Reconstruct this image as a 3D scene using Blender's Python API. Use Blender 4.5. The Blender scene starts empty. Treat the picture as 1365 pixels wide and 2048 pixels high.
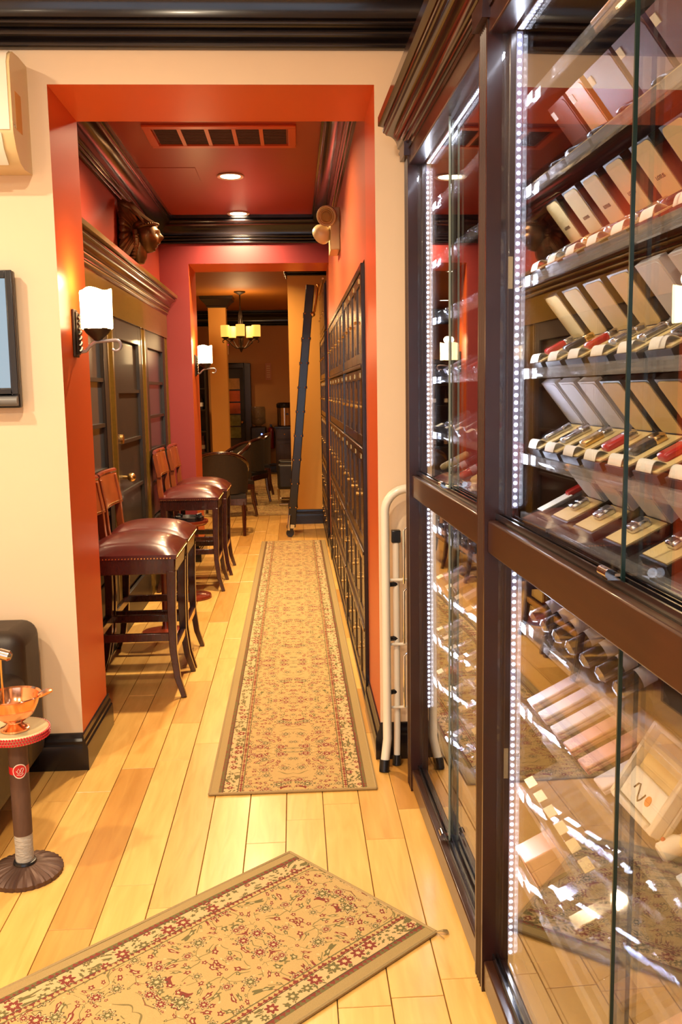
import bpy, math, random
from mathutils import Vector, Matrix
random.seed(7)
PI = math.pi
S = bpy.context.scene
COL = S.collection

# ------------------------------------------------------------------ camera
cd = bpy.data.cameras.new('camera'); cam = bpy.data.objects.new('camera', cd); COL.objects.link(cam)
cd.sensor_fit = 'VERTICAL'; cd.sensor_height = 36.0; cd.lens = 36.0 * 1800 / 2048
_vp = Vector((588 - 682.5, 783 - 1024, 1800)); _yw = _vp.normalized()
_d = Vector((.0157, 1, 0)); _d.z = -(_d.x * _vp.x + _d.y * _vp.y) / _vp.z; _d.normalize()
_zw = -_d; _xw = _yw.cross(_zw)
right = Vector((_xw.x, _yw.x, _zw.x)); down = Vector((_xw.y, _yw.y, _zw.y)); fwd = Vector((_xw.z, _yw.z, _zw.z))
rot = Matrix((right, -down, -fwd)).transposed().to_4x4()
cam.matrix_world = Matrix.Translation((0, 0, 1.5)) @ rot
cd.clip_start = .02; cd.clip_end = 100
S.camera = cam

# ------------------------------------------------------------------ world, exposure
w = bpy.data.worlds.new('daylight'); S.world = w; w.use_nodes = True
wb = w.node_tree.nodes['Background']; wb.inputs[0].default_value = (.70, .80, 1.0, 1); wb.inputs[1].default_value = 1.6
S.view_settings.view_transform = 'Standard'; S.view_settings.look = 'None'
S.view_settings.gamma = 1; S.view_settings.exposure = 0.08; S.view_settings.use_curve_mapping = False
S.cycles.use_denoising = True
S.cycles.max_bounces = 9; S.cycles.transparent_max_bounces = 40; S.cycles.glossy_bounces = 5
S.cycles.caustics_reflective = False; S.cycles.caustics_refractive = False
S.cycles.sample_clamp_indirect = 6
HALL_DOWN, ROOM_DOWN, FAR_DOWN = 62, 51, 27      # watts of the recessed ceiling lamps
WARM = (1.0, .72, .42); WARMER = (1.0, .62, .28); SOFT = (1.0, .80, .55)

def light(name, kind, loc, energy, color, parent=None, size=.1, rot=(0, 0, 0), **kw):
    l = bpy.data.lights.new(name, kind); l.energy = energy; l.color = color
    if kind == 'AREA':
        l.shape = kw.pop('shape', 'DISK'); l.size = size
        if 'size_y' in kw: l.size_y = kw.pop('size_y')
    elif kind in ('POINT', 'SPOT'): l.shadow_soft_size = size
    for k, v in kw.items(): setattr(l, k, v)
    o = bpy.data.objects.new(name, l); COL.objects.link(o); o.location = loc; o.rotation_euler = rot
    if parent: o.parent = parent
    return o
# daylight through the shop front behind the camera
light('shop_front_daylight', 'AREA', (-.85, -2.40, 1.45), 24, (.78, .86, 1.0), size=3.2, shape='RECTANGLE', size_y=2.4, rot=(PI / 2, 0, 0))

# ------------------------------------------------------------------ materials
MATS = {}
def nt(name):
    m = bpy.data.materials.new(name); m.use_nodes = True
    t = m.node_tree; b = t.nodes['Principled BSDF']; MATS[name] = m
    return m, t, b
def L(t, a, b): t.links.new(a, b)
def nd(t, typ, **kw):
    n = t.nodes.new(typ)
    for k, v in kw.items(): setattr(n, k, v)
    return n
def math_(t, op, a, b=None, c=None):
    n = nd(t, 'ShaderNodeMath', operation=op)
    for i, v in enumerate((a, b, c)):
        if v is None: continue
        if isinstance(v, (int, float)): n.inputs[i].default_value = v
        else: L(t, v, n.inputs[i])
    return n.outputs[0]
def mix(t, fac, a, b):
    n = nd(t, 'ShaderNodeMix', data_type='RGBA')
    if isinstance(fac, (int, float)): n.inputs[0].default_value = fac
    else: L(t, fac, n.inputs[0])
    for i, v in ((6, a), (7, b)):
        if isinstance(v, tuple): n.inputs[i].default_value = (*v[:3], 1)
        else: L(t, v, n.inputs[i])
    return n.outputs[2]
def mat(name, col, rough=.5, metal=0., var=.12, scale=6., stretch=(1, 1, 1), bump=0., coat=0., spec=.5, emit=None, es=0., rand=0.):
    m, t, b = nt(name)
    tc = nd(t, 'ShaderNodeTexCoord'); mp = nd(t, 'ShaderNodeMapping'); mp.inputs['Scale'].default_value = stretch
    L(t, tc.outputs['Object'], mp.inputs[0])
    nz = nd(t, 'ShaderNodeTexNoise'); nz.inputs['Scale'].default_value = scale; nz.inputs['Detail'].default_value = 4
    L(t, mp.outputs[0], nz.inputs['Vector'])
    lo = tuple(c * (1 - var) for c in col); hi = tuple(min(1, c * (1 + var)) for c in col)
    c = mix(t, nz.outputs[0], lo, hi)
    if rand:
        oi = nd(t, 'ShaderNodeObjectInfo')
        c = mix(t, math_(t, 'MULTIPLY', oi.outputs['Random'], rand), c, tuple(x * .55 for x in col))
    L(t, c, b.inputs['Base Color'])
    b.inputs['Roughness'].default_value = rough; b.inputs['Metallic'].default_value = metal
    b.inputs['Coat Weight'].default_value = coat; b.inputs['Coat Roughness'].default_value = .08
    b.inputs['Specular IOR Level'].default_value = spec
    if bump:
        bp = nd(t, 'ShaderNodeBump'); bp.inputs['Strength'].default_value = bump; bp.inputs['Distance'].default_value = .01
        L(t, nz.outputs[0], bp.inputs['Height']); L(t, bp.outputs[0], b.inputs['Normal'])
    if emit:
        b.inputs['Emission Color'].default_value = (*emit, 1); b.inputs['Emission Strength'].default_value = es
    return m
def clear(name, tint=(1, 1, 1), haze=0., base=.04, rough=.0):
    """thin clear glass or acrylic: transparent with an angle-dependent reflection"""
    m, t, b = nt(name); t.nodes.remove(b); out = t.nodes['Material Output']
    lw = nd(t, 'ShaderNodeLayerWeight'); lw.inputs[0].default_value = .5
    p = math_(t, 'POWER', lw.outputs['Facing'], 5.0)
    fr = math_(t, 'ADD', math_(t, 'MULTIPLY', p, 1 - base), base)
    tr = nd(t, 'ShaderNodeBsdfTransparent'); tr.inputs[0].default_value = (*tint, 1)
    gl = nd(t, 'ShaderNodeBsdfGlossy'); gl.inputs['Roughness'].default_value = rough
    mx = nd(t, 'ShaderNodeMixShader'); L(t, fr, mx.inputs[0])
    if haze:
        df = nd(t, 'ShaderNodeBsdfDiffuse'); df.inputs[0].default_value = (.9, .92, .96, 1)
        m2 = nd(t, 'ShaderNodeMixShader'); m2.inputs[0].default_value = haze
        nz = nd(t, 'ShaderNodeTexNoise'); nz.inputs['Scale'].default_value = 9
        L(t, math_(t, 'MULTIPLY', nz.outputs[0], haze * 2), m2.inputs[0])
        L(t, tr.outputs[0], m2.inputs[1]); L(t, df.outputs[0], m2.inputs[2]); L(t, m2.outputs[0], mx.inputs[1])
    else: L(t, tr.outputs[0], mx.inputs[1])
    L(t, gl.outputs[0], mx.inputs[2]); L(t, mx.outputs[0], out.inputs[0])
    return m
mat('cream_paint', (.81, .63, .44), .55, var=.03, scale=3)
mat('red_paint', (.33, .045, .020), .34, var=.05, scale=3)
mat('orange_paint', (.60, .10, .020), .36, var=.04, scale=3)
mat('rose_paint', (.33, .048, .048), .45, var=.04, scale=3)
mat('ochre_paint', (.52, .25, .07), .55, var=.06, scale=3)
mat('amber_paint', (.72, .38, .085), .55, var=.05, scale=3)
mat('dark_ceiling', (.42, .155, .018), .6, var=.06, scale=2)
mat('white_ceiling', (.72, .62, .5), .6, var=.03)
mat('ebony', (.011, .008, .009), .20, var=.4, scale=5, stretch=(1, 1, 1), coat=.15, bump=.02)
mat('mahogany', (.026, .0065, .005), .30, var=.45, scale=9, stretch=(6, 1, 1), coat=.2, bump=.03)
mat('rail_wood', (.034, .010, .0035), .34, var=.35, scale=9, stretch=(1, 8, 8), coat=.25, bump=.03)
mat('walnut', (.032, .013, .005), .30, var=.45, scale=8, stretch=(6, 6, 1), coat=.25, bump=.03)
mat('locker_panel', (.085, .038, .010), .24, var=.4, scale=8, stretch=(5, 5, 1), coat=.3)
mat('door_wood', (.014, .0085, .0045), .48, var=.4, scale=8, stretch=(6, 6, 1), coat=.1, bump=.04)
mat('gold_wood', (.105, .060, .010), .28, var=.3, scale=8, stretch=(6, 1, 6), coat=.5, bump=.03)
mat('stool_wood', (.045, .010, .007), .25, var=.35, scale=10, stretch=(6, 6, 1), coat=.5)
mat('cherry_wood', (.20, .03, .012), .25, var=.3, scale=10, stretch=(4, 4, 1), coat=.5)
mat('oxblood', (.080, .010, .008), .30, var=.3, scale=14, coat=.25, bump=.06)
mat('tan_leather', (.26, .060, .014), .34, var=.3, scale=12, coat=.2, bump=.06)
mat('brown_leather', (.022, .013, .008), .5, var=.3, scale=20, bump=.08)
mat('black_leather', (.014, .012, .010), .35, var=.3, scale=20, bump=.08)
mat('olive_cloth', (.038, .026, .013), .8, var=.3, scale=60, bump=.05)
mat('brass', (.85, .55, .20), .22, 1., var=.08)
mat('copper', (.90, .45, .25), .14, 1., var=.06)
mat('chrome', (.80, .80, .82), .10, 1., var=.03)
mat('steel', (.62, .58, .52), .16, 1., var=.05)
mat('bronze', (.16, .080, .030), .34, .7, var=.5, scale=18, bump=.35)
mat('iron', (.045, .032, .022), .45, .6, var=.4, scale=25, bump=.2)
mat('grey_iron', (.30, .27, .30), .4, .6, var=.2, scale=25, bump=.1)
mat('cast_iron', (.095, .050, .034), .5, .4, var=.35, scale=14, bump=.12)
mat('black_plastic', (.012, .012, .014), .25, var=.1)
mat('grey_plastic', (.16, .16, .16), .4, var=.1)
mat('white_plastic', (.82, .76, .66), .3, var=.03, coat=.2)
mat('ivory_plastic', (.72, .56, .30), .3, var=.03, coat=.2)
mat('white_enamel', (.84, .78, .66), .25, var=.03, coat=.3)
mat('paper', (.85, .82, .76), .7, var=.04)
mat('cream_lining', (.74, .58, .27), .6, var=.08, scale=20)
mat('silk_grey', (.62, .63, .70), .5, var=.08, scale=20)
mat('case_black', (.014, .011, .011), .35, var=.2)
mat('ink', (.10, .06, .03), .6)
mat('silver_item', (.60, .60, .64), .18, 1., var=.2, scale=30)
mat('gold_item', (.80, .56, .25), .2, 1., var=.1)
mat('red_item', (.50, .02, .02), .25, var=.1, coat=.4)
mat('dark_item', (.03, .025, .03), .25, var=.1, coat=.4)
mat('plum_box', (.11, .045, .065), .4, var=.1)
mat('umber_box', (.17, .065, .045), .4, var=.1)
mat('amber_box', (.60, .28, .07), .35, var=.1)
mat('pink_box', (.72, .36, .28), .4, var=.1)
mat('orange_item', (.75, .26, .05), .35, var=.1)
mat('lilac_card', (.70, .66, .78), .5, var=.06)
mat('blue_card', (.60, .68, .82), .5, var=.05)
mat('tobacco', (.10, .052, .035), .65, var=.4, scale=20, stretch=(3, 3, 1), bump=.15)
mat('ash_grey', (.42, .41, .38), .8, var=.4, scale=60, stretch=(1, 1, 3), bump=.3)
mat('label_red', (.60, .02, .03), .4, var=.05)
mat('bead_red', (.55, .02, .035), .3, var=.1, coat=.3)
mat('extinguisher_red', (.30, .012, .010), .3, var=.05, coat=.3)
mat('grille_dark', (.045, .012, .010), .7, var=.3, scale=200)
mat('vent_frame', (.66, .20, .05), .4, var=.05)
mat('notice_pink', (.60, .30, .20), .6, var=.1)
mat('window_blue', (.030, .038, .050), .30, var=.3, scale=2, coat=.4)
mat('shade_glow', (.9, .75, .5), .5, emit=(1.0, .72, .36), es=11)
mat('chandelier_glow', (.9, .6, .2), .5, emit=(1.0, .42, .07), es=1.55)
mat('lamp_glow', (.9, .9, .9), .5, emit=(1.0, .86, .62), es=14)
mat('led_glow', (.9, .9, .9), .5, emit=(.80, .84, 1.0), es=42)
mat('exit_glow', (.5, .02, .05), .5, emit=(1.0, .03, .08), es=1.2)
mat('blue_glow', (.1, .1, .6), .5, emit=(.10, .18, 1.0), es=9)
mat('lens_amber', (.42, .26, .08), .18, var=.15, coat=.6)
mat('screen', (.02, .03, .04), .06, var=.1, coat=.6, emit=(.55, .78, .95), es=.55)
clear('pane', (.985, .99, .985), base=.15)
clear('acrylic', (.97, .975, .985), haze=.03, base=.05, rough=.03)
clear('acrylic_lip', (.95, .96, .98), haze=.11, base=.05, rough=.06)
clear('clear_case', (.90, .91, .95), haze=.08, base=.05, rough=.02)
clear('bottle_plastic', (.62, .66, .62), haze=.04, base=.06, rough=.04)
mat('led_tape', (.30, .30, .42), .5)
mat('pane_edge_pale', (.22, .26, .22), .2)
mat('cornice_wood', (.020, .0055, .0045), .14, var=.4, scale=9, stretch=(1, 6, 6), coat=.2)
mat('hall_orange', (.46, .105, .036), .36, var=.04, scale=3)
mat('pane_edge', (.012, .03, .026), .2, var=.1)

def floor_mat():
    m, t, b = nt('oak_plank')
    tc = nd(t, 'ShaderNodeTexCoord'); oi = nd(t, 'ShaderNodeObjectInfo'); geo = nd(t, 'ShaderNodeNewGeometry')
    ri = math_(t, 'ADD', oi.outputs['Random'], geo.outputs['Random Per Island']); ri = math_(t, 'FRACT', ri)
    mp = nd(t, 'ShaderNodeMapping'); mp.inputs['Scale'].default_value = (14, 1.6, 1)
    cb = nd(t, 'ShaderNodeCombineXYZ'); L(t, math_(t, 'MULTIPLY', ri, 37.0), cb.inputs[0]); L(t, math_(t, 'MULTIPLY', ri, 11.0), cb.inputs[1])
    va = nd(t, 'ShaderNodeVectorMath', operation='ADD'); L(t, tc.outputs['Object'], va.inputs[0]); L(t, cb.outputs[0], va.inputs[1])
    L(t, va.outputs[0], mp.inputs[0])
    nz = nd(t, 'ShaderNodeTexNoise'); nz.inputs['Scale'].default_value = 2.2; nz.inputs['Detail'].default_value = 6; nz.inputs['Distortion'].default_value = .8
    L(t, mp.outputs[0], nz.inputs['Vector'])
    grain = mix(t, nz.outputs[0], (.55, .285, .058), (.86, .56, .175))
    rp = nd(t, 'ShaderNodeValToRGB'); L(t, ri, rp.inputs[0])
    e = rp.color_ramp.elements; e[0].color = (.70, .56, .42, 1); e[1].color = (1.06, 1.0, .95, 1); e.new(.16).color = (.86, .80, .72, 1); e.new(.30).color = (1, 1, 1, 1)
    mu = nd(t, 'ShaderNodeMix', data_type='RGBA', blend_type='MULTIPLY'); mu.inputs[0].default_value = 1
    L(t, grain, mu.inputs[6]); L(t, rp.outputs[0], mu.inputs[7]); L(t, mu.outputs[2], b.inputs['Base Color'])
    b.inputs['Roughness'].default_value = .30; b.inputs['Coat Weight'].default_value = .15; b.inputs['Coat Roughness'].default_value = .15
    bp = nd(t, 'ShaderNodeBump'); bp.inputs['Strength'].default_value = .04; bp.inputs['Distance'].default_value = .01
    L(t, nz.outputs[0], bp.inputs['Height']); L(t, bp.outputs[0], b.inputs['Normal'])
floor_mat()

def rug_mat(name, hw, hl, field=(.50, .345, .140), dark=1.25):
    """woven floral pattern: binding, guard lines, border of flowers, field of vines and flowers"""
    m, t, b = nt(name)
    tc = nd(t, 'ShaderNodeTexCoord'); sp = nd(t, 'ShaderNodeSeparateXYZ'); L(t, tc.outputs['Object'], sp.inputs[0])
    ax = math_(t, 'ABSOLUTE', sp.outputs[0]); ay = math_(t, 'ABSOLUTE', sp.outputs[1])
    d = math_(t, 'MINIMUM', math_(t, 'SUBTRACT', hw, ax), math_(t, 'MULTIPLY', math_(t, 'SUBTRACT', hl, ay), 14.0))
    # mirrored repeat along the length, so that the design reads as woven
    pp = nd(t, 'ShaderNodeMath', operation='PINGPONG'); L(t, sp.outputs[1], pp.inputs[0]); pp.inputs[1].default_value = .62
    cb = nd(t, 'ShaderNodeCombineXYZ'); L(t, ax, cb.inputs[0]); L(t, pp.outputs[0], cb.inputs[1])
    def flowers(vec, scale, R, pet, jitter=.75):
        v = nd(t, 'ShaderNodeTexVoronoi', voronoi_dimensions='2D'); v.inputs['Scale'].default_value = scale; v.inputs['Randomness'].default_value = jitter
        L(t, vec, v.inputs['Vector'])
        sc = nd(t, 'ShaderNodeVectorMath', operation='SUBTRACT'); L(t, vec, sc.inputs[0]); L(t, v.outputs['Position'], sc.inputs[1])
        s2 = nd(t, 'ShaderNodeSeparateXYZ'); L(t, sc.outputs[0], s2.inputs[0])
        ang = math_(t, 'ARCTAN2', s2.outputs[1], s2.outputs[0])
        wob = math_(t, 'MULTIPLY', math_(t, 'COSINE', math_(t, 'MULTIPLY', ang, float(pet))), .24)
        sr = nd(t, 'ShaderNodeSeparateColor'); L(t, v.outputs['Color'], sr.inputs[0])
        rr = math_(t, 'MULTIPLY', math_(t, 'ADD', wob, 1.0), math_(t, 'MULTIPLY', math_(t, 'ADD', math_(t, 'MULTIPLY', sr.outputs[0], .7), .55), R))
        ratio = math_(t, 'DIVIDE', v.outputs['Distance'], rr)
        return ratio, sr.outputs[1], v
    dn = nd(t, 'ShaderNodeTexNoise', noise_dimensions='2D'); dn.inputs['Scale'].default_value = 9; dn.inputs['Detail'].default_value = 1
    L(t, cb.outputs[0], dn.inputs['Vector'])
    dv = nd(t, 'ShaderNodeVectorMath', operation='SCALE'); L(t, dn.outputs['Color'], dv.inputs[0]); dv.inputs['Scale'].default_value = .11
    vv = nd(t, 'ShaderNodeVectorMath', operation='ADD'); L(t, cb.outputs[0], vv.inputs[0]); L(t, dv.outputs[0], vv.inputs[1])
    ve = nd(t, 'ShaderNodeTexVoronoi', voronoi_dimensions='2D', feature='DISTANCE_TO_EDGE'); ve.inputs['Scale'].default_value = 19
    L(t, vv.outputs[0], ve.inputs['Vector'])
    brk = nd(t, 'ShaderNodeTexNoise', noise_dimensions='2D'); brk.inputs['Scale'].default_value = 26; L(t, cb.outputs[0], brk.inputs['Vector'])
    vine = math_(t, 'MULTIPLY', math_(t, 'LESS_THAN', ve.outputs['Distance'], .026), math_(t, 'GREATER_THAN', brk.outputs[0], .46))
    r1, c1, _ = flowers(cb.outputs[0], 12.5, .25, 8)
    r2, c2, _ = flowers(vv.outputs[0], 36.0, .30, 5)
    wv = nd(t, 'ShaderNodeTexNoise'); wv.inputs['Scale'].default_value = 420; L(t, tc.outputs['Object'], wv.inputs['Vector'])
    base = mix(t, wv.outputs[0], tuple(x * .8 for x in field), tuple(x * 1.15 for x in field))
    RED = (.17 * dark, .042 * dark, .030 * dark); OLV = (.125 * dark, .105 * dark, .042 * dark); DRK = (.085 * dark, .055 * dark, .030 * dark)
    CRM = (field[0] * 1.22, field[1] * 1.25, field[2] * 1.5)
    c = mix(t, math_(t, 'MULTIPLY', vine, .85), base, OLV)
    small = mix(t, math_(t, 'GREATER_THAN', c2, .5), OLV, RED)
    c = mix(t, math_(t, 'MULTIPLY', math_(t, 'LESS_THAN', r2, 1.0), math_(t, 'GREATER_THAN', c2, .28)), c, small)
    c = mix(t, math_(t, 'LESS_THAN', r2, .38), c, CRM)
    big = mix(t, math_(t, 'GREATER_THAN', c1, .42), OLV, RED)
    inb = math_(t, 'LESS_THAN', r1, 1.0)
    c = mix(t, inb, c, DRK); c = mix(t, math_(t, 'LESS_THAN', r1, .84), c, CRM)
    c = mix(t, math_(t, 'LESS_THAN', r1, .66), c, big); c = mix(t, math_(t, 'LESS_THAN', r1, .24), c, CRM)
    # border band
    r3, c3, _ = flowers(tc.outputs['Object'], 20.0, .30, 7, .55)
    bc = mix(t, math_(t, 'LESS_THAN', r3, 1.0), mix(t, wv.outputs[0], tuple(x * .85 for x in CRM), CRM), mix(t, math_(t, 'GREATER_THAN', c3, .5), OLV, RED))
    bc = mix(t, math_(t, 'LESS_THAN', r3, .35), bc, CRM)
    bc = mix(t, math_(t, 'MULTIPLY', math_(t, 'LESS_THAN', r2, .95), math_(t, 'GREATER_THAN', r3, 1.15)), bc, OLV)
    c = mix(t, math_(t, 'LESS_THAN', d, .126), c, OLV)
    r4, c4, _ = flowers(tc.outputs['Object'], 60.0, .45, 4, .1)
    c = mix(t, math_(t, 'MULTIPLY', math_(t, 'LESS_THAN', d, .122), 1.0), c, mix(t, math_(t, 'LESS_THAN', r4, .9), base, RED))
    c = mix(t, math_(t, 'LESS_THAN', d, .108), c, DRK)
    c = mix(t, math_(t, 'LESS_THAN', d, .105), c, bc)
    c = mix(t, math_(t, 'LESS_THAN', d, .052), c, DRK)
    c = mix(t, math_(t, 'LESS_THAN', d, .048), c, mix(t, math_(t, 'LESS_THAN', r4, .9), OLV, RED))
    c = mix(t, math_(t, 'LESS_THAN', d, .034), c, mix(t, wv.outputs[0], (.30, .215, .09), (.42, .30, .13)))
    L(t, c, b.inputs['Base Color']); b.inputs['Roughness'].default_value = .95; b.inputs['Specular IOR Level'].default_value = .1
    bp = nd(t, 'ShaderNodeBump'); bp.inputs['Strength'].default_value = .35; bp.inputs['Distance'].default_value = .004
    L(t, wv.outputs[0], bp.inputs['Height']); L(t, bp.outputs[0], b.inputs['Normal'])
    return name

# ------------------------------------------------------------------ mesh builder
class MB:
    def __init__(s): s.v = []; s.f = []
    def add(s, vs, fs):
        o = len(s.v); s.v += [tuple(p) for p in vs]; s.f += [tuple(i + o for i in f) for f in fs]; return s
    def box(s, x0, x1, y0, y1, z0, z1, m=None):
        vs = [Vector((x, y, z)) for z in (z0, z1) for y in (y0, y1) for x in (x0, x1)]
        if m: vs = [m @ p for p in vs]
        return s.add(vs, [(0, 2, 3, 1), (4, 5, 7, 6), (0, 1, 5, 4), (2, 6, 7, 3), (0, 4, 6, 2), (1, 3, 7, 5)])
    def prism(s, prof, frame, length):
        """closed profile [(a,b)] swept: frame = (origin, dirA, dirB, dirSweep)"""
        O, A, B, D = (Vector(q) for q in frame); n = len(prof)
        p0 = [O + A * a + B * b for a, b in prof]; p1 = [p + D * length for p in p0]
        fs = [(i, (i + 1) % n, n + (i + 1) % n, n + i) for i in range(n)] + [tuple(range(n))[::-1], tuple(range(n, 2 * n))]
        return s.add(p0 + p1, fs)
    def lathe(s, prof, n=24, c=(0, 0, 0), m=None, cap=True, flute=0, famp=0.):
        vs = []; c = Vector(c)
        for r, z in prof:
            for k in range(n):
                a = 2 * PI * k / n; rr = r * (1 + famp * math.cos(flute * a)) if flute else r
                vs.append(Vector((rr * math.cos(a), rr * math.sin(a), z)))
        if m: vs = [m @ p for p in vs]
        vs = [p + c for p in vs]; R = len(prof); fs = []
        for i in range(R - 1):
            for k in range(n): fs.append((i * n + k, i * n + (k + 1) % n, (i + 1) * n + (k + 1) % n, (i + 1) * n + k))
        if cap: fs += [tuple(range(n))[::-1], tuple((R - 1) * n + k for k in range(n))]
        return s.add(vs, fs)
    def cyl(s, p, q, r, n=12, r2=None):
        p = Vector(p); q = Vector(q); d = q - p
        m = d.to_track_quat('Z', 'Y').to_matrix().to_4x4()
        return s.lathe([(r, 0), (r if r2 is None else r2, d.length)], n, p, m)
    def tube(s, pts, r, n=10, sq=False):
        pts = [Vector(p) for p in pts]; N = len(pts); rs = r if isinstance(r, (list, tuple)) else [r] * N
        vs = []; up = None
        for i, p in enumerate(pts):
            tg = (pts[min(i + 1, N - 1)] - pts[max(i - 1, 0)]).normalized()
            if up is None: up = Vector((0, 0, 1)) if abs(tg.z) < .9 else Vector((1, 0, 0))
            up = (up - tg * up.dot(tg)).normalized(); sd = tg.cross(up)
            for k in range(n):
                a = 2 * PI * (k + (.5 if sq else 0)) / n; vs.append(p + (up * math.cos(a) + sd * math.sin(a)) * rs[i])
        fs = [(i * n + k, i * n + (k + 1) % n, (i + 1) * n + (k + 1) % n, (i + 1) * n + k) for i in range(N - 1) for k in range(n)]
        fs += [tuple(range(n))[::-1], tuple((N - 1) * n + k for k in range(n))]
        return s.add(vs, fs)
    def ball(s, c, r, n=10, sc=(1, 1, 1), fn=None):
        R = n; vs = []
        for i in range(R + 1):
            th = PI * i / R
            for k in range(2 * n):
                a = PI * k / n
                p = Vector((math.sin(th) * math.cos(a), math.sin(th) * math.sin(a), math.cos(th)))
                q = fn(p) if fn else p
                vs.append(Vector(c) + Vector((q.x * r * sc[0], q.y * r * sc[1], q.z * r * sc[2])))
        fs = [(i * 2 * n + k, (i + 1) * 2 * n + k, (i + 1) * 2 * n + (k + 1) % (2 * n), i * 2 * n + (k + 1) % (2 * n)) for i in range(R) for k in range(2 * n)]
        return s.add(vs, fs)
    def cushion(s, x0, x1, y0, y1, z0, zs, zt, n=12, p=2.6, inset=.0):
        """upholstered pad: sides z0..zs, domed top up to zt"""
        g = []
        for j in range(n + 1):
            for i in range(n + 1):
                a = -1 + 2 * i / n; b = -1 + 2 * j / n
                h = (max(0, 1 - abs(a) ** p) * max(0, 1 - abs(b) ** p)) ** .55
                g.append(((x0 + x1) / 2 + a * (x1 - x0) / 2, (y0 + y1) / 2 + b * (y1 - y0) / 2, zs + (zt - zs) * h))
        W = n + 1; fs = [(j * W + i, j * W + i + 1, (j + 1) * W + i + 1, (j + 1) * W + i) for j in range(n) for i in range(n)]
        s.add(g, fs)
        rim = [(i, 0) for i in range(n)] + [(n, j) for j in range(n)] + [(n - i, n) for i in range(n)] + [(0, n - j) for j in range(n)]
        top = [g[j * W + i] for i, j in rim]; bot = [(p_[0], p_[1], z0) for p_ in top]; k = len(rim)
        s.add(top + bot, [(i, k + i, k + (i + 1) % k, (i + 1) % k) for i in range(k)] + [tuple(range(k, 2 * k))[::-1]])
        return s
    def mesh(s, name, ang=35):
        me = bpy.data.meshes.new(name); me.from_pydata(s.v, [], s.f); me.validate(); me.update()
        import bmesh
        bm = bmesh.new(); bm.from_mesh(me); bmesh.ops.remove_doubles(bm, verts=bm.verts, dist=1e-6)
        bmesh.ops.recalc_face_normals(bm, faces=bm.faces); bm.to_mesh(me); bm.free()
        for p in me.polygons: p.use_smooth = True
        me.set_sharp_from_angle(angle=math.radians(ang))
        return me
def ob(name, me, m, parent=None, loc=None, rotz=None, bev=0, seg=2):
    if isinstance(me, MB): me = me.mesh(name)
    if m and not me.materials: me.materials.append(MATS[m])
    o = bpy.data.objects.new(name, me); COL.objects.link(o)
    if parent: o.parent = parent
    if loc: o.location = loc
    if rotz is not None: o.rotation_euler = (0, 0, rotz)
    if bev:
        b = o.modifiers.new('bevel', 'BEVEL'); b.width = bev; b.segments = seg; b.limit_method = 'ANGLE'; b.angle_limit = math.radians(40)
    return o
def tag(o, label, cat, group=None):
    o['label'] = label; o['category'] = cat
    if group: o['group'] = group
    return o
def thing(name, label, cat, loc=(0, 0, 0), rotz=0, group=None):
    o = bpy.data.objects.new(name, None); COL.objects.link(o); o.empty_display_size = .05
    o.location = loc; o.rotation_euler = (0, 0, rotz)
    return tag(o, label, cat, group)
def struct(name, me, m, label=None, bev=0):
    if isinstance(me, MB): me = me.mesh(name, 14 if name.startswith(('trim', 'base')) else 35)
    o = ob(name, me, m, bev=bev); o['kind'] = 'structure'
    if label: o['label'] = label
    return o
def B(*a): return MB().box(*a)
def dup(o, parent=None, loc=None, rotz=None, label=None):
    c = o.copy(); COL.objects.link(c)
    if parent: c.parent = parent
    if loc is not None: c.location = loc
    if rotz is not None: c.rotation_euler = (0, 0, rotz)
    if label: c['label'] = label
    for ch in list(o.children): dup(ch, c)
    return c
_txt = {}
def text_mesh(s, size):
    if (s, size) in _txt: return _txt[(s, size)]
    cu = bpy.data.curves.new('lettering', 'FONT'); cu.body = s; cu.size = size; cu.extrude = .0003; cu.align_x = 'CENTER'; cu.align_y = 'CENTER'
    o = bpy.data.objects.new('lettering_tmp', cu); COL.objects.link(o)
    dg = bpy.context.evaluated_depsgraph_get(); me = bpy.data.meshes.new_from_object(o.evaluated_get(dg))
    bpy.data.objects.remove(o); bpy.data.curves.remove(cu); _txt[(s, size)] = me
    return me

# ------------------------------------------------------------------ room dimensions
XL, XR = -.88, .325            # opening sides (hall right wall is flush with it)
XHL = -1.13                    # hall left wall
Y0, Y1 = 3.53, 3.99            # front wall
Y2, Y3 = 8.0, 8.55             # wall at the end of the hall
ZO, ZO2 = 2.63, 2.60           # opening heads
ZC = 2.98                      # ceilings
RX0, RX1, RY0 = -2.75, .98, -2.2

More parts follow.
